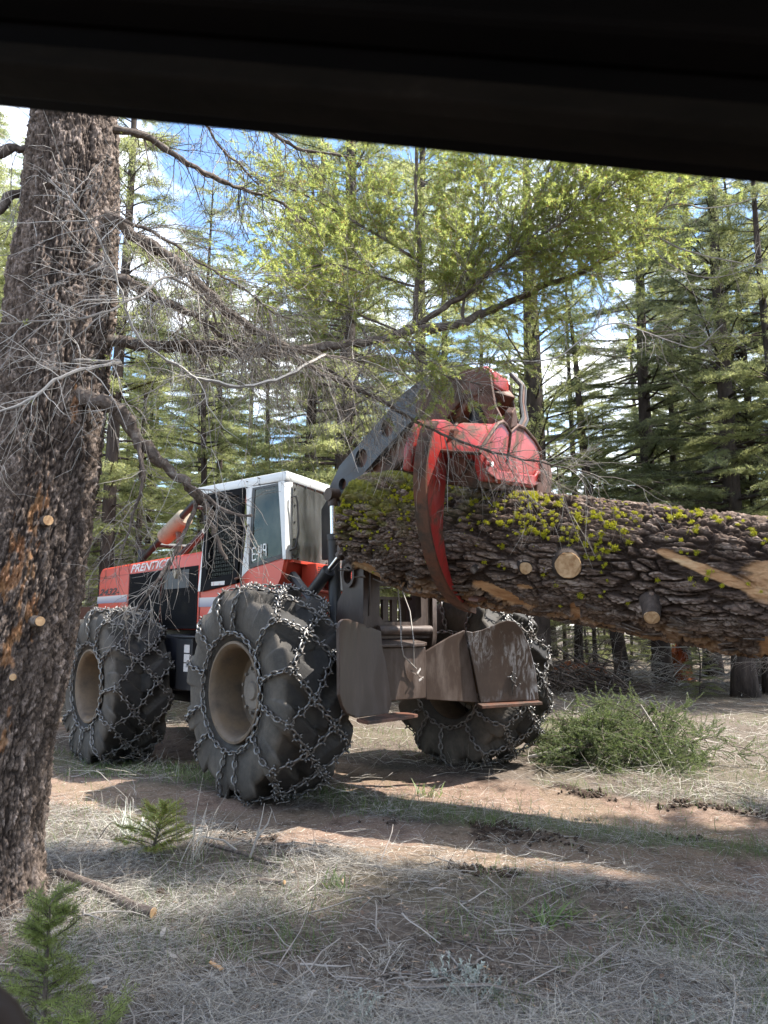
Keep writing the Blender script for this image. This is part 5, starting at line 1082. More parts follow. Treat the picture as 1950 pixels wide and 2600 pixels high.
# ------------------------------------------------------------------ forest trees
def conifer_proto(seed, Ht, clear, spread, r0, lean, dens, leaf, mat, dead_n=60, droop=0.05, up=0.1, whorl=0.42, nb=5):
    r = np.random.default_rng(seed)
    z = np.linspace(0, 1, 22); cx = lean * Ht * z ** 1.4 + 0.05 * np.sin(z * 7 + seed); cy = 0.05 * np.cos(z * 6 + seed * 2)
    P = np.stack([cx, cy, z * Ht - 0.15 * (z == 0)], 1); R = r0 * (1 - z) ** 0.8 * (1 + 0.35 * np.exp(-z * Ht / 0.35)) + 0.01
    tr = MB().tube(P.tolist(), R.tolist(), 12)
    S, D, LL = [], [], []
    zc = clear
    while zc < Ht * 0.98:
        for k in range(nb + int(r.integers(-1, 2))):
            az = r.uniform(0, 6.283); fr = (zc - clear) / (Ht - clear); ln = spread * (0.35 + 0.65 * min(1, fr * 5 + 0.3)) * (1 - fr) ** 0.75 * r.uniform(0.65, 1.15) + 0.15
            i = zc / Ht; S.append((np.interp(i, z, cx), np.interp(i, z, cy), zc + r.uniform(-0.15, 0.15))); D.append((math.cos(az), math.sin(az), up + 0.35 * fr + r.uniform(-0.12, 0.12))); LL.append(ln)
        zc += whorl * r.uniform(0.7, 1.3)
    S = np.array(S); D = np.array(D); LL = np.array(LL)
    B = grow(S, D, LL, 7, droop, 0.07, r)
    bv = tubes_np(B, (0.008 + 0.012 * LL[:, None]) * np.linspace(1, 0.25, 7)[None])
    K = int(dens * LL.sum()); w_ = LL / LL.sum(); m = r.choice(len(B), K, p=w_); t = r.uniform(0.12, 1.0, K) ** 0.8 * 5.999; i = t.astype(int); ff = (t - i)[:, None]
    p = B[m, i] * (1 - ff) + B[m, i + 1] * ff; tg = norm(B[m, i + 1] - B[m, i])
    sd = norm(np.cross(tg, np.array([0, 0, 1.0]))) * r.choice([-1, 1], K)[:, None]
    d = norm(sd * r.uniform(0.3, 1.0, (K, 1)) + tg * 0.9 + np.array([0, 0, -0.12]) + r.normal(0, 0.16, (K, 3)))
    ln = leaf * r.uniform(0.6, 1.4, K)
    v, f = needles_np(p, d, ln, 14, leaf * 0.23, leaf * 0.021, r, 0.5, 0.8)
    # dead lower branches
    if dead_n:
        s0 = np.stack([np.zeros(dead_n), np.zeros(dead_n), r.uniform(0.8, clear + 1.2, dead_n)], 1); az = r.uniform(0, 6.283, dead_n)
        s0[:, 0] = np.interp(s0[:, 2] / Ht, z, cx); s0[:, 1] = np.interp(s0[:, 2] / Ht, z, cy)
        d0 = np.stack([np.cos(az), np.sin(az), r.uniform(-0.3, 0.25, dead_n)], 1); b0 = grow(s0, d0, r.uniform(0.5, spread * 0.9, dead_n), 7, 0.05, 0.10, r)
        parts = [tubes_np(b0, 0.011 * np.linspace(1, 0.3, 7)[None] + 0 * b0[..., 0])]
        a2, t2, _, _ = along(b0, r, dead_n * 7, 0.15, 1.0); b2 = grow(a2, norm(rand_perp(t2, r) + t2 + np.array([0, 0, -0.3])), r.uniform(0.15, 0.6, dead_n * 7), 5, 0.06, 0.15, r)
        parts.append(tubes_np(b2, 0.0045 * np.linspace(1, 0.4, 5)[None] + 0 * b2[..., 0])); dv = join(parts)
    else: dv = None
    return tr, bv, (v, f), dv, mat
PROTO = {}
def make_proto(key, *a, **k):
    tr, bv, nv, dv, mat = conifer_proto(*a, **k)
    tm = bpy.data.meshes.new('trunk'); tm.from_pydata(tr.v, [], tr.f); tm.update(); tm.materials.append(MT['bark_bg']); tm.polygons.foreach_set('use_smooth', np.ones(len(tm.polygons), bool))
    bm_ = np_mesh('branches', *bv); bm_.materials.append(MT['bark_bg'])
    cm = np_mesh('crown', *nv); cm.materials.append(MT[mat])
    dm = None
    if dv: dm = np_mesh('dead_branches', *dv); dm.materials.append(MT['twig'])
    PROTO[key] = (tm, bm_, cm, dm)
make_proto('tall', 1, 17.0, 2.2, 2.4, 0.20, 0.0, 50.0, 0.36, 'needle_mid')
make_proto('tall2', 2, 15.0, 1.4, 2.2, 0.17, 0.01, 52.0, 0.34, 'needle_mid', up=0.0)
make_proto('slim', 3, 14.0, 2.6, 1.7, 0.13, 0.0, 52.0, 0.32, 'needle_mid', dead_n=90)
make_proto('thin', 4, 10.0, 2.0, 1.3, 0.07, 0.01, 44.0, 0.30, 'needle_mid', dead_n=50)
make_proto('dark', 5, 18.0, 2.6, 3.6, 0.25, 0.0, 36.0, 0.36, 'needle_dark', droop=0.03, up=-0.05, whorl=0.38, nb=6)
make_proto('open', 6, 16.0, 4.2, 2.8, 0.23, 0.005, 20.0, 0.34, 'needle_mid', up=0.55, droop=0.02, dead_n=40, whorl=0.5)
make_proto('young', 7, 3.6, 0.2, 1.2, 0.04, 0.0, 40.0, 0.24, 'needle_mid', dead_n=0, whorl=0.25)
def tree(key, x, y, label, group=None, sc_=1.0, rz=None, lean=(0, 0), name='fir_tree', rad=1.0):
    o = thing(name, (x, y, ghf(x, y)), label, 'tree', group)
    o.rotation_euler = (lean[0], lean[1], random.uniform(0, 6.28) if rz is None else rz)
    tm, bm_, cm, dm = PROTO[key]
    for nm, md in (('trunk', tm), ('branches', bm_), ('crown', cm), ('dead_branches', dm)):
        if md is None: continue
        c = bpy.data.objects.new(nm, md); COL.objects.link(c); c.parent = o
        s = sc_ * rad if nm == 'trunk' else sc_; c.scale = (s, s, sc_)
        if nm != 'trunk': c['kind'] = 'stuff'
    return o
tree('open', 3.85, 20.0, 'dark trunked open fir rising right behind the red grapple', sc_=1.0, rz=0.6, rad=1.7)
tree('dark', 7.45, 21.6, 'dense dark fir right of the log, its trunk standing above the log', sc_=1.0)
tree('dark', 11.2, 18.5, 'broad dark fir at the right edge of the clearing', sc_=1.0)
tree('dark', 10.3, 25.0, 'dark fir standing behind the two dark firs at the right', sc_=1.05)
tree('dark', 7.9, 17.6, 'dark fir with low sweeping boughs nearest the right edge', sc_=0.95)
tree('thin', 6.35, 21.5, 'leaning dark trunk between the green bough pile and the log', sc_=1.1, lean=(0, 0.10), rad=2.2)
tree('slim', 6.0, 24.5, 'straight trunk under the middle of the raised log', sc_=1.0)
tree('slim', 8.6, 23.0, 'reddish trunk beside the rotten red stump', sc_=1.0)
tree('thin', 7.1, 27.0, 'thin sapling trunk behind the rotten log heap', sc_=1.0)
tree('slim', -4.9, 14.0, 'grey trunk close behind the left end of the engine hood', sc_=1.05)
tree('thin', -3.6, 15.6, 'thin trunk above the tan exhaust muffler', sc_=1.1)
tree('slim', -1.9, 19.5, 'slender fir behind the left side of the cab roof', sc_=1.05)
tree('tall2', -1.6, 17.0, 'fir directly behind the white cab roof', sc_=0.9)
tree('young', 6.9, 17.5, 'small bushy fir on the bright litter at the far right', sc_=0.38, name='fir_sapling')
FR = random.Random(99)
GRP = {'l': ('slender fir in the sunlit stand left of the cab', 'firs in the stand left of the cab'), 'm': ('slender fir in the sunlit stand behind the grapple', 'firs in the stand behind the grapple'), 'r': ('fir in the stand behind the log at the right', 'firs in the stand behind the log')}
placed = [(3.85, 20), (7.45, 21.6), (11.2, 18.5), (10.3, 25), (6.35, 21.5), (6, 24.5), (8.6, 23), (-4.9, 14), (-3.6, 15.6), (-1.9, 19.5), (-1.6, 17)]
cnt = 0; tries = 0
while cnt < 120 and tries < 8000:
    tries += 1
    y = 14.5 + 50 * FR.random() ** 1.5; u = FR.uniform(-0.62, 0.62); x = u * y
    if min(math.hypot(x - a, y - b) for a, b in placed) < 1.5 + y * 0.03: continue
    gap = -0.33 < u < -0.10                                         # open sky above the cab: only low trees here
    if gap and y > 45: continue
    if 0.12 < u < 0.45 and y < 26: continue
    g = 'l' if u < -0.08 else ('m' if u < 0.2 else 'r')
    key = FR.choice(['tall', 'tall2', 'slim', 'slim', 'thin']) if g != 'r' else FR.choice(['tall', 'slim', 'thin', 'slim'])
    kl = {'tall': 'broad crowned fir', 'tall2': 'full skirted fir with low boughs', 'slim': 'narrow straight fir', 'thin': 'small thin stemmed fir'}[key] + (' near the clearing ' if y < 25 else ' deep in the stand ') + {'l': 'left of the cab', 'm': 'behind the grapple', 'r': 'behind the log at the right'}[g]
    tree(key, x, y, kl, kl.replace('fir', 'firs', 1), FR.uniform(0.8, 1.05) if not gap else FR.uniform(0.9, 1.05) * (0.5 * y + 0.5) / {'tall': 17, 'tall2': 15, 'slim': 14, 'thin': 10}[key], lean=(FR.uniform(-.02, .02), FR.uniform(-.02, .02))); placed.append((x, y)); cnt += 1
for k in range(44):                                                # young firs of the understory
    y = 17 + 32 * FR.random(); u = FR.uniform(-0.56, 0.56); x = u * y
    if 0.10 < u < 0.5 and y < 30: y += 14; x = u * y
    g = 'l' if u < -0.08 else ('m' if u < 0.2 else 'r')
    tree('young', x, y, {'l': 'young fir between the trunks left of the cab', 'm': 'young fir between the trunks behind the grapple', 'r': 'young fir between the trunks behind the log'}[g], {'l': 'young firs left of the cab', 'm': 'young firs behind the grapple', 'r': 'young firs behind the log'}[g], FR.uniform(0.7, 1.5), name='young_fir')
# trees beside the road that throw the foreground shade
for (x, y, k, s) in ((5.7, 3.2, 'dark', 0.92), (7.7, 4.7, 'dark', 0.72), (6.0, 1.4, 'dark', 0.8), (9.8, 4.2, 'dark', 1.0), (6.6, 6.4, 'tall2', 0.62)):
    tree(k, x, y, 'tall fir beside the road off to the right', 'firs beside the road at the right', s)

# ------------------------------------------------------------------ brush, stumps, rotten wood in the background
def branch_pile(name, loc, label, cat, n, L0, L1, spread, hgt, mat, r0, seed):
    r = np.random.default_rng(seed); o = thing(name, loc, label, cat)
    S = np.stack([r.normal(0, spread, n), r.normal(0, spread * 0.5, n), np.abs(r.normal(0.05, hgt * 0.4, n))], 1); az = r.uniform(0, 6.28, n)
    P = grow(S, np.stack([np.cos(az), np.sin(az), r.uniform(-0.1, 0.6, n)], 1), r.uniform(L0, L1, n), 7, 0.09, 0.14, r)
    P[..., 2] = np.maximum(P[..., 2], 0.02); parts = [tubes_np(P, r0 * r.uniform(0.4, 1.4, (n, 1)) * np.linspace(1, 0.4, 7)[None], 5)]
    a2, t2, _, _ = along(P, r, n * 5, 0.2, 1.0); P2 = grow(a2, norm(rand_perp(t2, r) + t2), r.uniform(0.1, 0.5, n * 5), 5, 0.04, 0.15, r); parts.append(tubes_np(P2, 0.006 * np.linspace(1, 0.4, 5)[None] + 0 * P2[..., 0]))
    v, f = join(parts); tag(link_mesh('sticks', np_mesh('sticks', v, f), mat, o), kind='stuff'); return o
branch_pile('brush_pile', (4.6, 19.0, ghf(4.6, 19)), 'dark heap of dead branches beyond the right rear tyre', 'brush pile', 150, 0.6, 1.9, 0.75, 0.7, 'limb', 0.028, 1)
branch_pile('brush_pile', (7.2, 20.2, ghf(7.2, 20.2)), 'pale tangle of dead sticks under the log at the right', 'brush pile', 130, 0.5, 1.5, 1.7, 0.9, 'pale_twig', 0.014, 2)
o = thing('rotten_log', (5.5, 22.5, ghf(5.5, 22.5)), 'crumbling reddish rotten log lying behind the brush pile', 'log')
A, Bq = np.meshgrid(np.linspace(0, 2 * np.pi, 40, endpoint=False), np.linspace(-0.75, 0.75, 40), indexing='ij')
R = 0.30 * (0.55 + 0.9 * fbm(np.cos(A) * 2, np.sin(A) * 2, Bq * 4, 4)) * np.sqrt(np.maximum(0.02, 1 - (Bq / 0.78) ** 4))
ix = np.arange(1600).reshape(40, 40); nx4 = np.roll(ix, -1, 0)
link_mesh('decayed_wood', np_mesh('decayed_wood', np.stack([Bq, R * np.cos(A), 0.2 + R * np.sin(A)], -1).reshape(-1, 3), np.stack([ix[:, :-1], nx4[:, :-1], nx4[:, 1:], ix[:, 1:]], -1).reshape(-1, 4)), 'rot', o)
o = thing('tree_stump', (8.15, 21.9, ghf(8.15, 21.9)), 'splintered rotten red stump beside a trunk at the right', 'stump')
A, Bq = np.meshgrid(np.linspace(0, 2 * np.pi, 40, endpoint=False), np.linspace(0, 1, 24), indexing='ij')
top = 0.45 + 0.55 * fbm(np.cos(A) * 2 + 3, np.sin(A) * 2, o=3) + 0.3 * np.cos(A - 2)
R = (0.34 - 0.12 * Bq) * (0.7 + 0.7 * fbm(np.cos(A) * 3, np.sin(A) * 3, Bq * 2, 3))
ix = np.arange(40 * 24).reshape(40, 24); nx4 = np.roll(ix, -1, 0)
link_mesh('splintered_wood', np_mesh('splintered_wood', np.stack([R * np.cos(A), R * np.sin(A), top * Bq], -1).reshape(-1, 3), np.stack([ix[:, :-1], nx4[:, :-1], nx4[:, 1:], ix[:, 1:]], -1).reshape(-1, 4)), 'rot', o)

# ------------------------------------------------------------------ pile of cut green boughs
o = thing('bough_pile', (2.55, 9.1, ghf(2.55, 9.1)), 'heap of freshly cut green fir boughs beside the right rear tyre', 'bough pile')
r = np.random.default_rng(44); n = 230
S = np.stack([r.normal(0, 0.36, n), r.normal(0, 0.28, n), np.abs(r.normal(0.10, 0.19, n))], 1); az = r.uniform(0, 6.28, n)
P = grow(S, np.stack([np.cos(az), np.sin(az), r.uniform(-0.1, 0.8, n)], 1), r.uniform(0.35, 0.75, n), 8, 0.10, 0.08, r); P[..., 2] = np.maximum(P[..., 2], 0.02)
s2, t2, m2, _ = along(P, r, 4600, 0.1, 1.0)
P2 = grow(s2, norm(rand_perp(t2, r) + t2 * 1.2 + np.array([0, 0, 0.25])), r.uniform(0.08, 0.26, 4600), 5, 0.03, 0.1, r); P2[..., 2] = np.maximum(P2[..., 2], 0.02)
v, f = join([tubes_np(P, 0.008 * np.linspace(1, 0.3, 8)[None] + 0 * P[..., 0]), tubes_np(P2, 0.002 + 0 * P2[..., 0])]); tag(link_mesh('boughs', np_mesh('boughs', v, f), 'limb', o), kind='stuff')
st = P2[:, :-1].reshape(-1, 3); d = (P2[:, 1:] - P2[:, :-1]).reshape(-1, 3); v, f = needles_np(st, norm(d), np.linalg.norm(d, axis=1) * 1.3, 14, 0.023, 0.0030, r, 0.9, 0.8)
tag(link_mesh('foliage', np_mesh('foliage', v, f), 'needle_cut', o), kind='stuff')
MB().tube([(0.62, -0.25, 0.03), (0.45, -0.2, 0.35), (0.30, -0.15, 0.62)], [0.014, 0.012, 0.008], 8).build('cut_branch', 'pale_twig', o, smooth=True)
MB().tube([(-0.95, -0.1, 0.05), (-0.6, -0.25, 0.16), (-0.3, -0.2, 0.30)], [0.018, 0.015, 0.008], 8).build('cut_branch', 'pale_twig', o, smooth=True)

# ------------------------------------------------------------------ saplings and foreground plants
def sapling(x, y, h, label, seed, nbr, ln, nl, mat='needle_sap', M=12, nw=0.0016, lean=0.0):
    r = np.random.default_rng(seed); o = thing('fir_sapling', (x, y, ghf(x, y)), label, 'sapling')
    stem = np.array([[lean * t * h, 0, t * h] for t in np.linspace(0, 1, 8)]); MB().tube(stem.tolist(), np.linspace(0.012, 0.004, 8).tolist(), 8).build('stem', 'limb', o, smooth=True)
    S, T, _, tt = along(stem[None], r, nbr, 0.05, 1.0); az = r.uniform(0, 6.28, nbr)
    P = grow(S, np.stack([np.cos(az), np.sin(az), 0.35 + 0.6 * tt], 1), ln * (1.15 - 0.75 * tt) * r.uniform(0.7, 1.2, nbr), 7, 0.03, 0.06, r); P[..., 2] = np.maximum(P[..., 2], 0.015)
    s2, t2, _, _ = along(P, r, nbr * 5, 0.2, 0.95); P2 = grow(s2, norm(np.cross(t2, np.array([0, 0, 1.0])) * r.choice([-1, 1], nbr * 5)[:, None] + t2 * 1.1 + r.normal(0, .1, t2.shape)), ln * r.uniform(0.15, 0.4, nbr * 5), 4, 0.02, 0.06, r)
    v, f = join([tubes_np(P, 0.0035 * np.linspace(1, 0.4, 7)[None] + 0 * P[..., 0]), tubes_np(P2, 0.0016 + 0 * P2[..., 0])]); tag(link_mesh('twigs', np_mesh('twigs', v, f), 'limb', o), kind='stuff')
    parts = []
    for Q in (P, P2):
        st = Q[:, :-1].reshape(-1, 3); d = (Q[:, 1:] - Q[:, :-1]).reshape(-1, 3); L_ = np.linalg.norm(d, axis=1); parts.append(needles_np(st, norm(d), L_ * 1.1, M, nl, nw, r, 0.45, 0.55))
    v, f = join(parts); tag(link_mesh('needles', np_mesh('needles', v, f), mat, o), kind='stuff'); return o
sapling(-1.22, 3.05, 0.48, 'young fir sapling at the bottom left corner by the trunk', 5, 60, 0.19, 0.025, M=11, nw=0.0014)
sapling(-0.98, 2.82, 0.20, 'low fir sprig spreading right of the corner sapling', 8, 26, 0.24, 0.024, M=10)
sapling(-1.52, 5.40, 0.28, 'small bright fir seedling in the sunlit patch', 6, 44, 0.26, 0.024, mat='needle_near', M=12, nw=0.0016, lean=0.25)
def stick(pts, r, label, name='fallen_branch', cat='branch', mat='limb', twigs=(), cut=True):
    P0 = np.array(pts[0], float); o = thing(name, (P0[0], P0[1], ghf(P0[0], P0[1])), label, cat)
    Q = [(p[0] - P0[0], p[1] - P0[1], p[2] + ghf(p[0], p[1]) - ghf(P0[0], P0[1])) for p in pts]
    rr = r if hasattr(r, '__len__') else list(np.linspace(r, r * 0.6, len(Q)))
    MB().tube(Q, rr, 9).build('branch', mat, o, smooth=True)
    for tw in twigs:
        q = [(p[0] - P0[0], p[1] - P0[1], p[2]) for p in tw]; MB().tube(q, list(np.linspace(rr[0] * 0.55, 0.002, len(q))), 6).build('twig', 'pale_twig', o, smooth=True)
    if cut:
        a = Vector(Q[-1]); d = (a - Vector(Q[-2])).normalized(); MB().tube([a, a + d * 0.004], rr[-1] * 0.98, 9).build('cut_face', 'cut', o)
    return o
stick([(-1.78, 4.55, 0.10), (-1.50, 4.42, 0.06), (-1.36, 4.3, 0.05), (-1.25, 4.2, 0.05), (-1.15, 4.16, 0.05)], [0.022, 0.024, 0.026, 0.03, 0.028], 'thick barked branch with a sawn end lying by the trunk')
stick([(-0.62, 5.02, 0.03), (-0.80, 5.20, 0.04), (-1.0, 5.35, 0.05), (-1.2, 5.5, 0.06)], 0.016, 'grey fallen branch with an upright forked spur', twigs=[[(-0.84, 5.20, 0.04), (-0.80, 5.18, 0.16), (-0.77, 5.18, 0.28), (-0.755, 5.18, 0.37)], [(-0.80, 5.18, 0.16), (-0.73, 5.17, 0.25), (-0.705, 5.17, 0.33)], [(-0.95, 5.32, 0.05), (-1.02, 5.25, 0.13), (-1.15, 5.22, 0.16), (-1.22, 5.2, 0.1)]], cut=False)
stick([(-1.0, 2.72, 0.03), (-0.7, 2.86, 0.04), (-0.5, 2.92, 0.04), (-0.35, 2.96, 0.05)], 0.017, 'pale stripped branch along the bottom edge at the left', mat='pale_twig')
stick([(0.55, 2.92, 0.03), (0.85, 2.98, 0.05), (1.2, 3.05, 0.03)], 0.010, 'thin grey stick at the bottom right', mat='pale_twig', cut=False)
stick([(0.10, 3.45, 0.03), (0.42, 3.40, 0.05), (0.75, 3.30, 0.03)], 0.009, 'bent grey stick in the litter right of the middle', mat='twig', cut=False)
stick([(-0.42, 3.36, 0.03), (-0.31, 3.55, 0.05), (-0.28, 3.75, 0.05), (-0.20, 3.86, 0.07)], 0.005, 'dry stick curving up in the litter near the middle', mat='twig', cut=False)
stick([(-0.72, 4.75, 0.04), (-0.62, 4.70, 0.05), (-0.56, 4.66, 0.06)], 0.020, 'short sawn branch piece in the sunlit needles')
# pine cone, chips
r = np.random.default_rng(5)
o = thing('fir_cone', (-1.22, 4.52, ghf(-1.22, 4.52) + 0.02), 'dark brown cone lying on the needles right of the trunk', 'cone')
mb = MB()
for i in range(46):
    a = i * 2.4; t = i / 46; rr = 0.026 * math.sin(math.pi * (0.12 + 0.86 * t)); c0 = Vector((0.07 * (t - 0.5), 0, 0)); d = Vector((0.25, math.cos(a), math.sin(a))).normalized(); e = d.cross(Vector((1, 0, 0))).normalized() * 0.009
    mb.add([tuple(c0 - e), tuple(c0 + e), tuple(c0 + d * rr * 1.4 + e * 1.2), tuple(c0 + d * rr * 1.4 - e * 1.2)], [(0, 1, 2, 3)])
mb.build('scales', 'rustred', o)
for k, (x, y, l) in enumerate(((-0.95, 3.75, 'yellow wood chip right of the corner sapling'), (-0.72, 3.62, 'upright split wood chip near the curved stick'), (-1.05, 3.98, 'flat wood chip below the sawn branch'), (-0.30, 3.35, 'small wood chip low in the middle'), (-1.18, 3.5, 'pale wood chip beside the left sapling'))):
    t = thing('wood_chip', (x, y, ghf(x, y) + 0.02), l, 'wood chip', rotz=r.uniform(0, 3))
    MB().prism([(-0.04, -0.010, 0), (-0.01, -0.014, 0.004), (0.045, -0.003, 0.012), (0.035, 0.012, 0.012), (-0.035, 0.010, 0.002)], (0, 0, 0.006)).build('chip', 'cut' if k == 1 else 'pale_twig', t)
def rosette(x, y, label, seed, n, ln, w_, mat, name, cat, upr=0.6, group=None):
    r = np.random.default_rng(seed); o = thing(name, (x, y, ghf(x, y)), label, cat, group); az = r.uniform(0, 6.28, n)
    S = np.stack([r.normal(0, 0.05, n), r.normal(0, 0.05, n), np.zeros(n)], 1); D = np.stack([np.cos(az), np.sin(az), upr + r.uniform(0, 0.9, n)], 1)
    P = grow(S, D, ln * r.uniform(0.5, 1.2, n), 6, 0.05, 0.06, r); W = w_ * np.array([0.7, 1, 1, 0.9, 0.6, 0.05])[None] * r.uniform(0.7, 1.2, (n, 1)); sd = norm(np.cross(D, np.array([0, 0, 1.0])))
    v, f = ribbons_np(P, W, sd); tag(link_mesh('leaves', np_mesh('leaves', v, f), mat, o), kind='stuff'); return o
def sage(x, y, label, seed, n, rad, group=None):
    r = np.random.default_rng(seed); o = thing('silver_plant', (x, y, ghf(x, y)), label, 'plant', group)
    a = r.uniform(0, 6.28, n); q = rad * np.sqrt(r.random(n)); S = np.stack([q * np.cos(a), q * np.sin(a), np.zeros(n)], 1)
    D = norm(np.stack([np.cos(a) * 0.5, np.sin(a) * 0.5, np.ones(n)], 1) + r.normal(0, 0.3, (n, 3)))
    v, f = needles_np(S, D, r.uniform(0.03, 0.08, n), 11, 0.018, 0.0045, r, 1.2, 0.7); tag(link_mesh('leaves', np_mesh('leaves', v, f), 'sage', o), kind='stuff')
sp = [((0.36, 3.42), 'silver leaved clump right of the middle foreground'), ((0.02, 3.12), 'silver leaved clump at the bottom middle'), ((-0.12, 3.28), 'pale silver clump left of the bottom middle'), ((1.1, 3.25), 'silver clump at the lower right edge'), ((0.32, 3.60), 'small silver clump beside the green tuft'), ((1.18, 2.95), 'silver clump at the bottom right corner'), ((-0.18, 2.88), 'silver sprigs at the bottom edge by the stripped branch'), ((0.22, 2.86), 'silver sprigs at the bottom edge right of the middle')]
for k, ((x, y), l) in enumerate(sp): sage(x, y, l, 60 + k, 26 if k % 2 else 40, 0.10)
rosette(0.85, 4.28, 'blue green leafy tuft at the edge of the near rut', 70, 46, 0.16, 0.005, 'grass', 'grass_tuft', 'plant', 0.2)
rosette(-0.28, 4.75, 'dark green grass tuft left of the near rut', 71, 26, 0.14, 0.004, 'grass', 'grass_tuft', 'plant', 0.8)
rosette(-1.78, 5.85, 'pale blue green grass tuft in the sunlit patch', 72, 60, 0.26, 0.004, 'sage', 'grass_tuft', 'plant', 0.8)
rosette(-1.22, 5.25, 'tall dry grass tuft leaning over the seedling', 73, 26, 0.55, 0.0026, 'straw', 'grass_tuft', 'plant', 1.0)
rosette(0.4, 7.5, 'bright green tuft right of the near rear tyre', 74, 34, 0.16, 0.005, 'grass', 'grass_tuft', 'plant', 0.9)
rosette(0.0, 3.75, 'yellowish low sprig in the litter below the rut', 75, 60, 0.14, 0.0014, 'straw', 'grass_tuft', 'plant', 0.2)

# ------------------------------------------------------------------ grass, litter, clods
def scatter(K, r, y0, y1, p=1.0, half=0.62):
    t = r.random(K); y = (y0 ** (1 - p) + t * (y1 ** (1 - p) - y0 ** (1 - p))) ** (1 / (1 - p)) if abs(p - 1) > 1e-6 else y0 * (y1 / y0) ** t
    return r.uniform(-half, half, K) * y, y
def zone_of(x, y):
    nz_ = fbm(x * 3, y * 3, o=3) - 0.44; a = rut_near(x, y); b = rut_far(x, y)
    rr = np.maximum(sm(0.72, 0.36, a + nz_ * 0.5), sm(0.68, 0.34, b + nz_ * 0.5)); stp = sm(0.8, 0.2, np.abs(a - b) + nz_) * sm(1.6, 0.9, np.minimum(a, b))
    return rr, stp
def litter(name, K, seed, y0, y1, p, L0, L1, w_, mat, lift, avoid=0.9, N=4, pitch=(-0.05, 0.35), droop=0.08, half=0.62):
    r = np.random.default_rng(seed); x, y = scatter(K, r, y0, y1, p, half); rr, stp = zone_of(x, y); k = r.random(K) > np.maximum(sm(0.0, 0.6, rr) * avoid, stp * 0.35); k &= ~((np.abs(x + 2.1) < 0.3) & (np.abs(y - 4.4) < 0.3))
    cl = fbm(x * 1.6 + 9, y * 1.6, o=3); k &= r.random(len(x)) < np.clip((cl - 0.31) * 6.0, 0.10, 1)
    x, y, cl = x[k], y[k], cl[k]; K = len(x)
    S = np.stack([x, y, gh(x, y) + r.uniform(0.0, lift, K) * (0.4 + 1.6 * np.clip(cl, 0, 1))], 1); az = r.uniform(0, 6.28, K)
    D = np.stack([np.cos(az), np.sin(az), r.uniform(*pitch, K)], 1); sz = np.clip(y / 5.0, 0.75, 3.0)
    P = grow(S, D, r.uniform(L0, L1, K) * np.sqrt(sz), N, droop, 0.16, r); g = gh(P[..., 0].ravel(), P[..., 1].ravel()).reshape(P.shape[:2]); P[..., 2] = np.maximum(P[..., 2], g + 0.004)
    W = w_ * sz[:, None] * np.linspace(1, 0.5, N)[None] * r.uniform(0.6, 1.3, (K, 1)); sd = norm(np.cross(D, np.array([0, 0, 1.0])) + r.normal(0, 0.5, D.shape))
    v, f = ribbons_np(P, W, sd); tag(link_mesh(name, np_mesh(name, v, f), mat), kind='stuff')
litter('dry_grass', 60000, 101, 2.5, 7.5, 1.6, 0.07, 0.26, 0.0011, 'straw', 0.05)
litter('needle_litter', 76000, 102, 2.5, 7.0, 1.7, 0.05, 0.22, 0.0010, 'straw_grey', 0.035, 0.8)
litter('dry_grass', 26000, 103, 7.0, 34, 1.3, 0.12, 0.34, 0.0014, 'straw', 0.06, half=0.7)
litter('standing_straw', 5200, 104, 2.6, 9.0, 1.5, 0.14, 0.34, 0.0010, 'straw', 0.01, 0.97, 6, (0.6, 2.2), 0.14)
def greens(name, K, seed, y0, y1, mat, fn, L0, L1, w_):
    r = np.random.default_rng(seed); x, y = scatter(K, r, y0, y1, 1.3); rr, stp = zone_of(x, y); k = r.random(K) < fn(x, y, rr, stp); x, y = x[k], y[k]; K = len(x)
    S = np.stack([x, y, gh(x, y) - 0.005], 1); az = r.uniform(0, 6.28, K); D = np.stack([np.cos(az), np.sin(az), r.uniform(0.7, 2.5, K)], 1); sz = np.clip(y / 6.0, 0.8, 2.0)
    P = grow(S, D, r.uniform(L0, L1, K), 5, 0.10, 0.08, r); W = w_ * sz[:, None] * np.array([0.9, 1, 0.85, 0.6, 0.1])[None] * r.uniform(0.6, 1.3, (K, 1)); sd = norm(np.cross(D, np.array([0, 0, 1.0])))
    v, f = ribbons_np(P, W, sd); tag(link_mesh(name, np_mesh(name, v, f), mat), kind='stuff')
greens('green_grass', 110000, 111, 3.0, 14, 'grass', lambda x, y, rr, st: np.clip(st * 1.3 * (fbm(x * 2 + 5, y * 2, o=2) * 2.0) + 0.30 * (fbm(x * 1.2, y * 1.2 + 30, o=2) > 0.38) + 0.5 * ((x < -1.0) & (y > 7.6) & (y < 9.2)), 0, 1) * (1 - 0.85 * rr), 0.05, 0.14, 0.0016)
greens('dry_strip_grass', 14000, 112, 3.2, 12, 'straw', lambda x, y, rr, st: np.clip(st * 0.8, 0, 1) * (1 - 0.85 * rr), 0.06, 0.16, 0.0013)
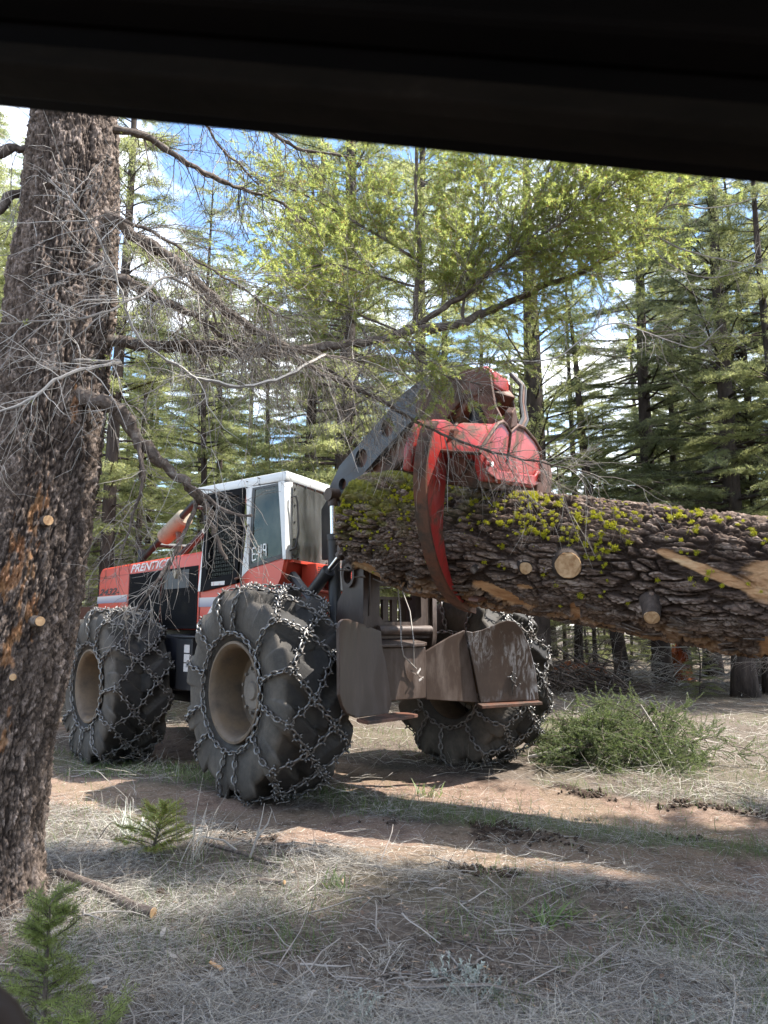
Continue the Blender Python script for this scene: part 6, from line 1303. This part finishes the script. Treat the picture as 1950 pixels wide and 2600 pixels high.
# twigs on the ground
r = np.random.default_rng(120); K = 3400; x, y = scatter(K, r, 2.5, 9, 1.5); rr, stp = zone_of(x, y); k = r.random(K) > np.maximum(rr, stp); x, y = x[k], y[k]; K = len(x); az = r.uniform(0, 6.28, K)
P = grow(np.stack([x, y, gh(x, y) + r.uniform(0.005, 0.04, K)], 1), np.stack([np.cos(az), np.sin(az), r.uniform(-0.05, 0.25, K)], 1), r.uniform(0.10, 0.42, K), 6, 0.06, 0.13, r); g = gh(P[..., 0].ravel(), P[..., 1].ravel()).reshape(P.shape[:2]); P[..., 2] = np.maximum(P[..., 2], g + 0.006)
v, f = tubes_np(P, (0.0013 + 0.0055 * r.random((K, 1)) ** 3) * np.linspace(1, 0.5, 6)[None], 3); tag(link_mesh('fallen_twigs', np_mesh('fallen_twigs', v, f), 'twig'), kind='stuff')
# bark flakes and chips among the litter
r = np.random.default_rng(140); K = 5200; x, y = scatter(K, r, 2.5, 9, 1.5); rr, stp = zone_of(x, y); k = r.random(K) > np.maximum(rr, stp); x, y = x[k], y[k]; K = len(x)
C_ = np.stack([x, y, gh(x, y) + r.uniform(0.004, 0.03, K)], 1); az = r.uniform(0, 6.28, K); d0 = np.stack([np.cos(az), np.sin(az), r.normal(0, .25, K)], 1) * r.uniform(0.006, 0.024, (K, 1)); d1 = np.stack([-np.sin(az), np.cos(az), r.normal(0, .35, K)], 1) * r.uniform(0.003, 0.009, (K, 1))
V = np.stack([C_ - d0 - d1 * 0.6, C_ - d1 + d0 * 0.4, C_ + d0 + d1 * 0.3, C_ + d1 - d0 * 0.3], 1).reshape(-1, 3); tag(link_mesh('bark_flakes', np_mesh('bark_flakes', V, np.arange(4 * K).reshape(-1, 4)), 'flake'), kind='stuff')
# churned clods along the rut edges
r = np.random.default_rng(130); K = 9000; x = r.uniform(-1.6, 4.2, K); y = r.uniform(4.2, 7.6, K); nz_ = fbm(x * 3, y * 3, o=3) - 0.44; a = rut_near(x, y); b = rut_far(x, y)
m1 = (np.abs(a - 0.52 + nz_ * 0.7) < 0.13) & (fbm(x * 2.2 + 40, y * 2.2, o=2) > 0.38) & (x > -1.2) & (x < 1.4) & (y < 6.5); m2 = (np.abs(b - 0.52 + nz_ * 0.7) < 0.15) & (fbm(x * 2.2 + 80, y * 2.2, o=2) > 0.37) & (x > 0.9) & (y > 5.9)
k = m1 | m2; x, y = x[k][:900], y[k][:900]; K = len(x)
ico = np.array([(0, 0, 1), (0.9, 0, .1), (.28, .85, 0), (-.73, .53, .15), (-.73, -.53, 0), (.28, -.85, .1), (0, 0, -1)]); icf = np.array([(0, 1, 2), (0, 2, 3), (0, 3, 4), (0, 4, 5), (0, 5, 1), (6, 2, 1), (6, 3, 2), (6, 4, 3), (6, 5, 4), (6, 1, 5)])
sz = r.uniform(0.006, 0.026, (K, 1, 1)) * r.uniform(0.6, 1.3, (K, 1, 3)); V = np.stack([x, y, gh(x, y) + 0.008], 1)[:, None] + ico[None] * sz * r.uniform(0.6, 1.4, (K, 7, 1)); F = (icf[None] + 7 * np.arange(K)[:, None, None]).reshape(-1, 3)
tag(link_mesh('soil_clods', np_mesh('soil_clods', V.reshape(-1, 3), F), 'soil'), kind='stuff')
# short gravelly straw bits in the ruts
r = np.random.default_rng(131); K = 26000; x, y = scatter(K, r, 3.6, 9.5, 1.4); rr, stp = zone_of(x, y); k = r.random(K) < rr * 0.75; x, y = x[k], y[k]; K = len(x); az = r.uniform(0, 6.28, K); D = np.stack([np.cos(az), np.sin(az), r.uniform(-.05, .15, K)], 1)
P = grow(np.stack([x, y, gh(x, y) + 0.004], 1), D, r.uniform(0.015, 0.06, K), 3, 0.02, 0.1, r); v, f = ribbons_np(P, np.full((K, 3), 0.0014), norm(np.cross(D, [0, 0, 1.0]) + r.normal(0, .4, D.shape)))
tag(link_mesh('rut_straw', np_mesh('rut_straw', v, f), 'straw'), kind='stuff')

# ------------------------------------------------------------------ the vehicle we look out of
VF = thing('vehicle_window_frame', (0, 0.6, 0), 'black header beam and roof of the vehicle the picture is taken from', 'vehicle frame')
Lp = np.array([-0.353, 0.66, 1.993]); Rp = np.array([0.29, 0.55, 1.850]); d = (Rp - Lp) / np.linalg.norm(Rp - Lp)
A0 = Lp - d * 0.75; B0 = Rp + d * 0.75
def beam(prof, name, mat, bev=0.004):
    pts = [tuple(A0 + np.array([0, -0.6 + oy, oz])) for oy, oz in prof]; MB().prism(pts, tuple(B0 - A0)).build(name, mat, VF, bev)
beam([(0.0, 0.0), (0.05, 0.0), (0.06, 0.05), (0.06, 0.30), (0.02, 0.30), (0.0, 0.05)], 'header_beam', 'trim')
beam([(-0.012, 0.006), (0.0, -0.001), (0.03, -0.002), (0.03, 0.012), (-0.001, 0.030), (-0.013, 0.026)], 'dusty_lip', 'trim2', 0.003)
beam([(-0.035, 0.062), (-0.001, 0.052), (-0.001, 0.16), (-0.045, 0.16)], 'roof_liner_edge', 'trim', 0.006)
beam([(-1.3, 0.16), (0.06, 0.16), (0.06, 0.20), (-1.3, 0.20)], 'roof_panel', 'trim')
MB().tube([(-0.38, -0.08, 1.331), (-0.281, -0.09, 1.281), (-0.238, -0.09, 1.248), (-0.211, -0.095, 1.211), (-0.201, -0.10, 1.156), (-0.206, -0.10, 0.98)], 0.022, 14).build('window_sill_edge', 'trim3', VF, smooth=True)
TRI = {m.name: sum(p.loop_total - 2 for p in m.polygons) for m in bpy.data.meshes if m.users}
print('tris', sum(TRI.values()), sorted(TRI.items(), key=lambda q: -q[1])[:24])
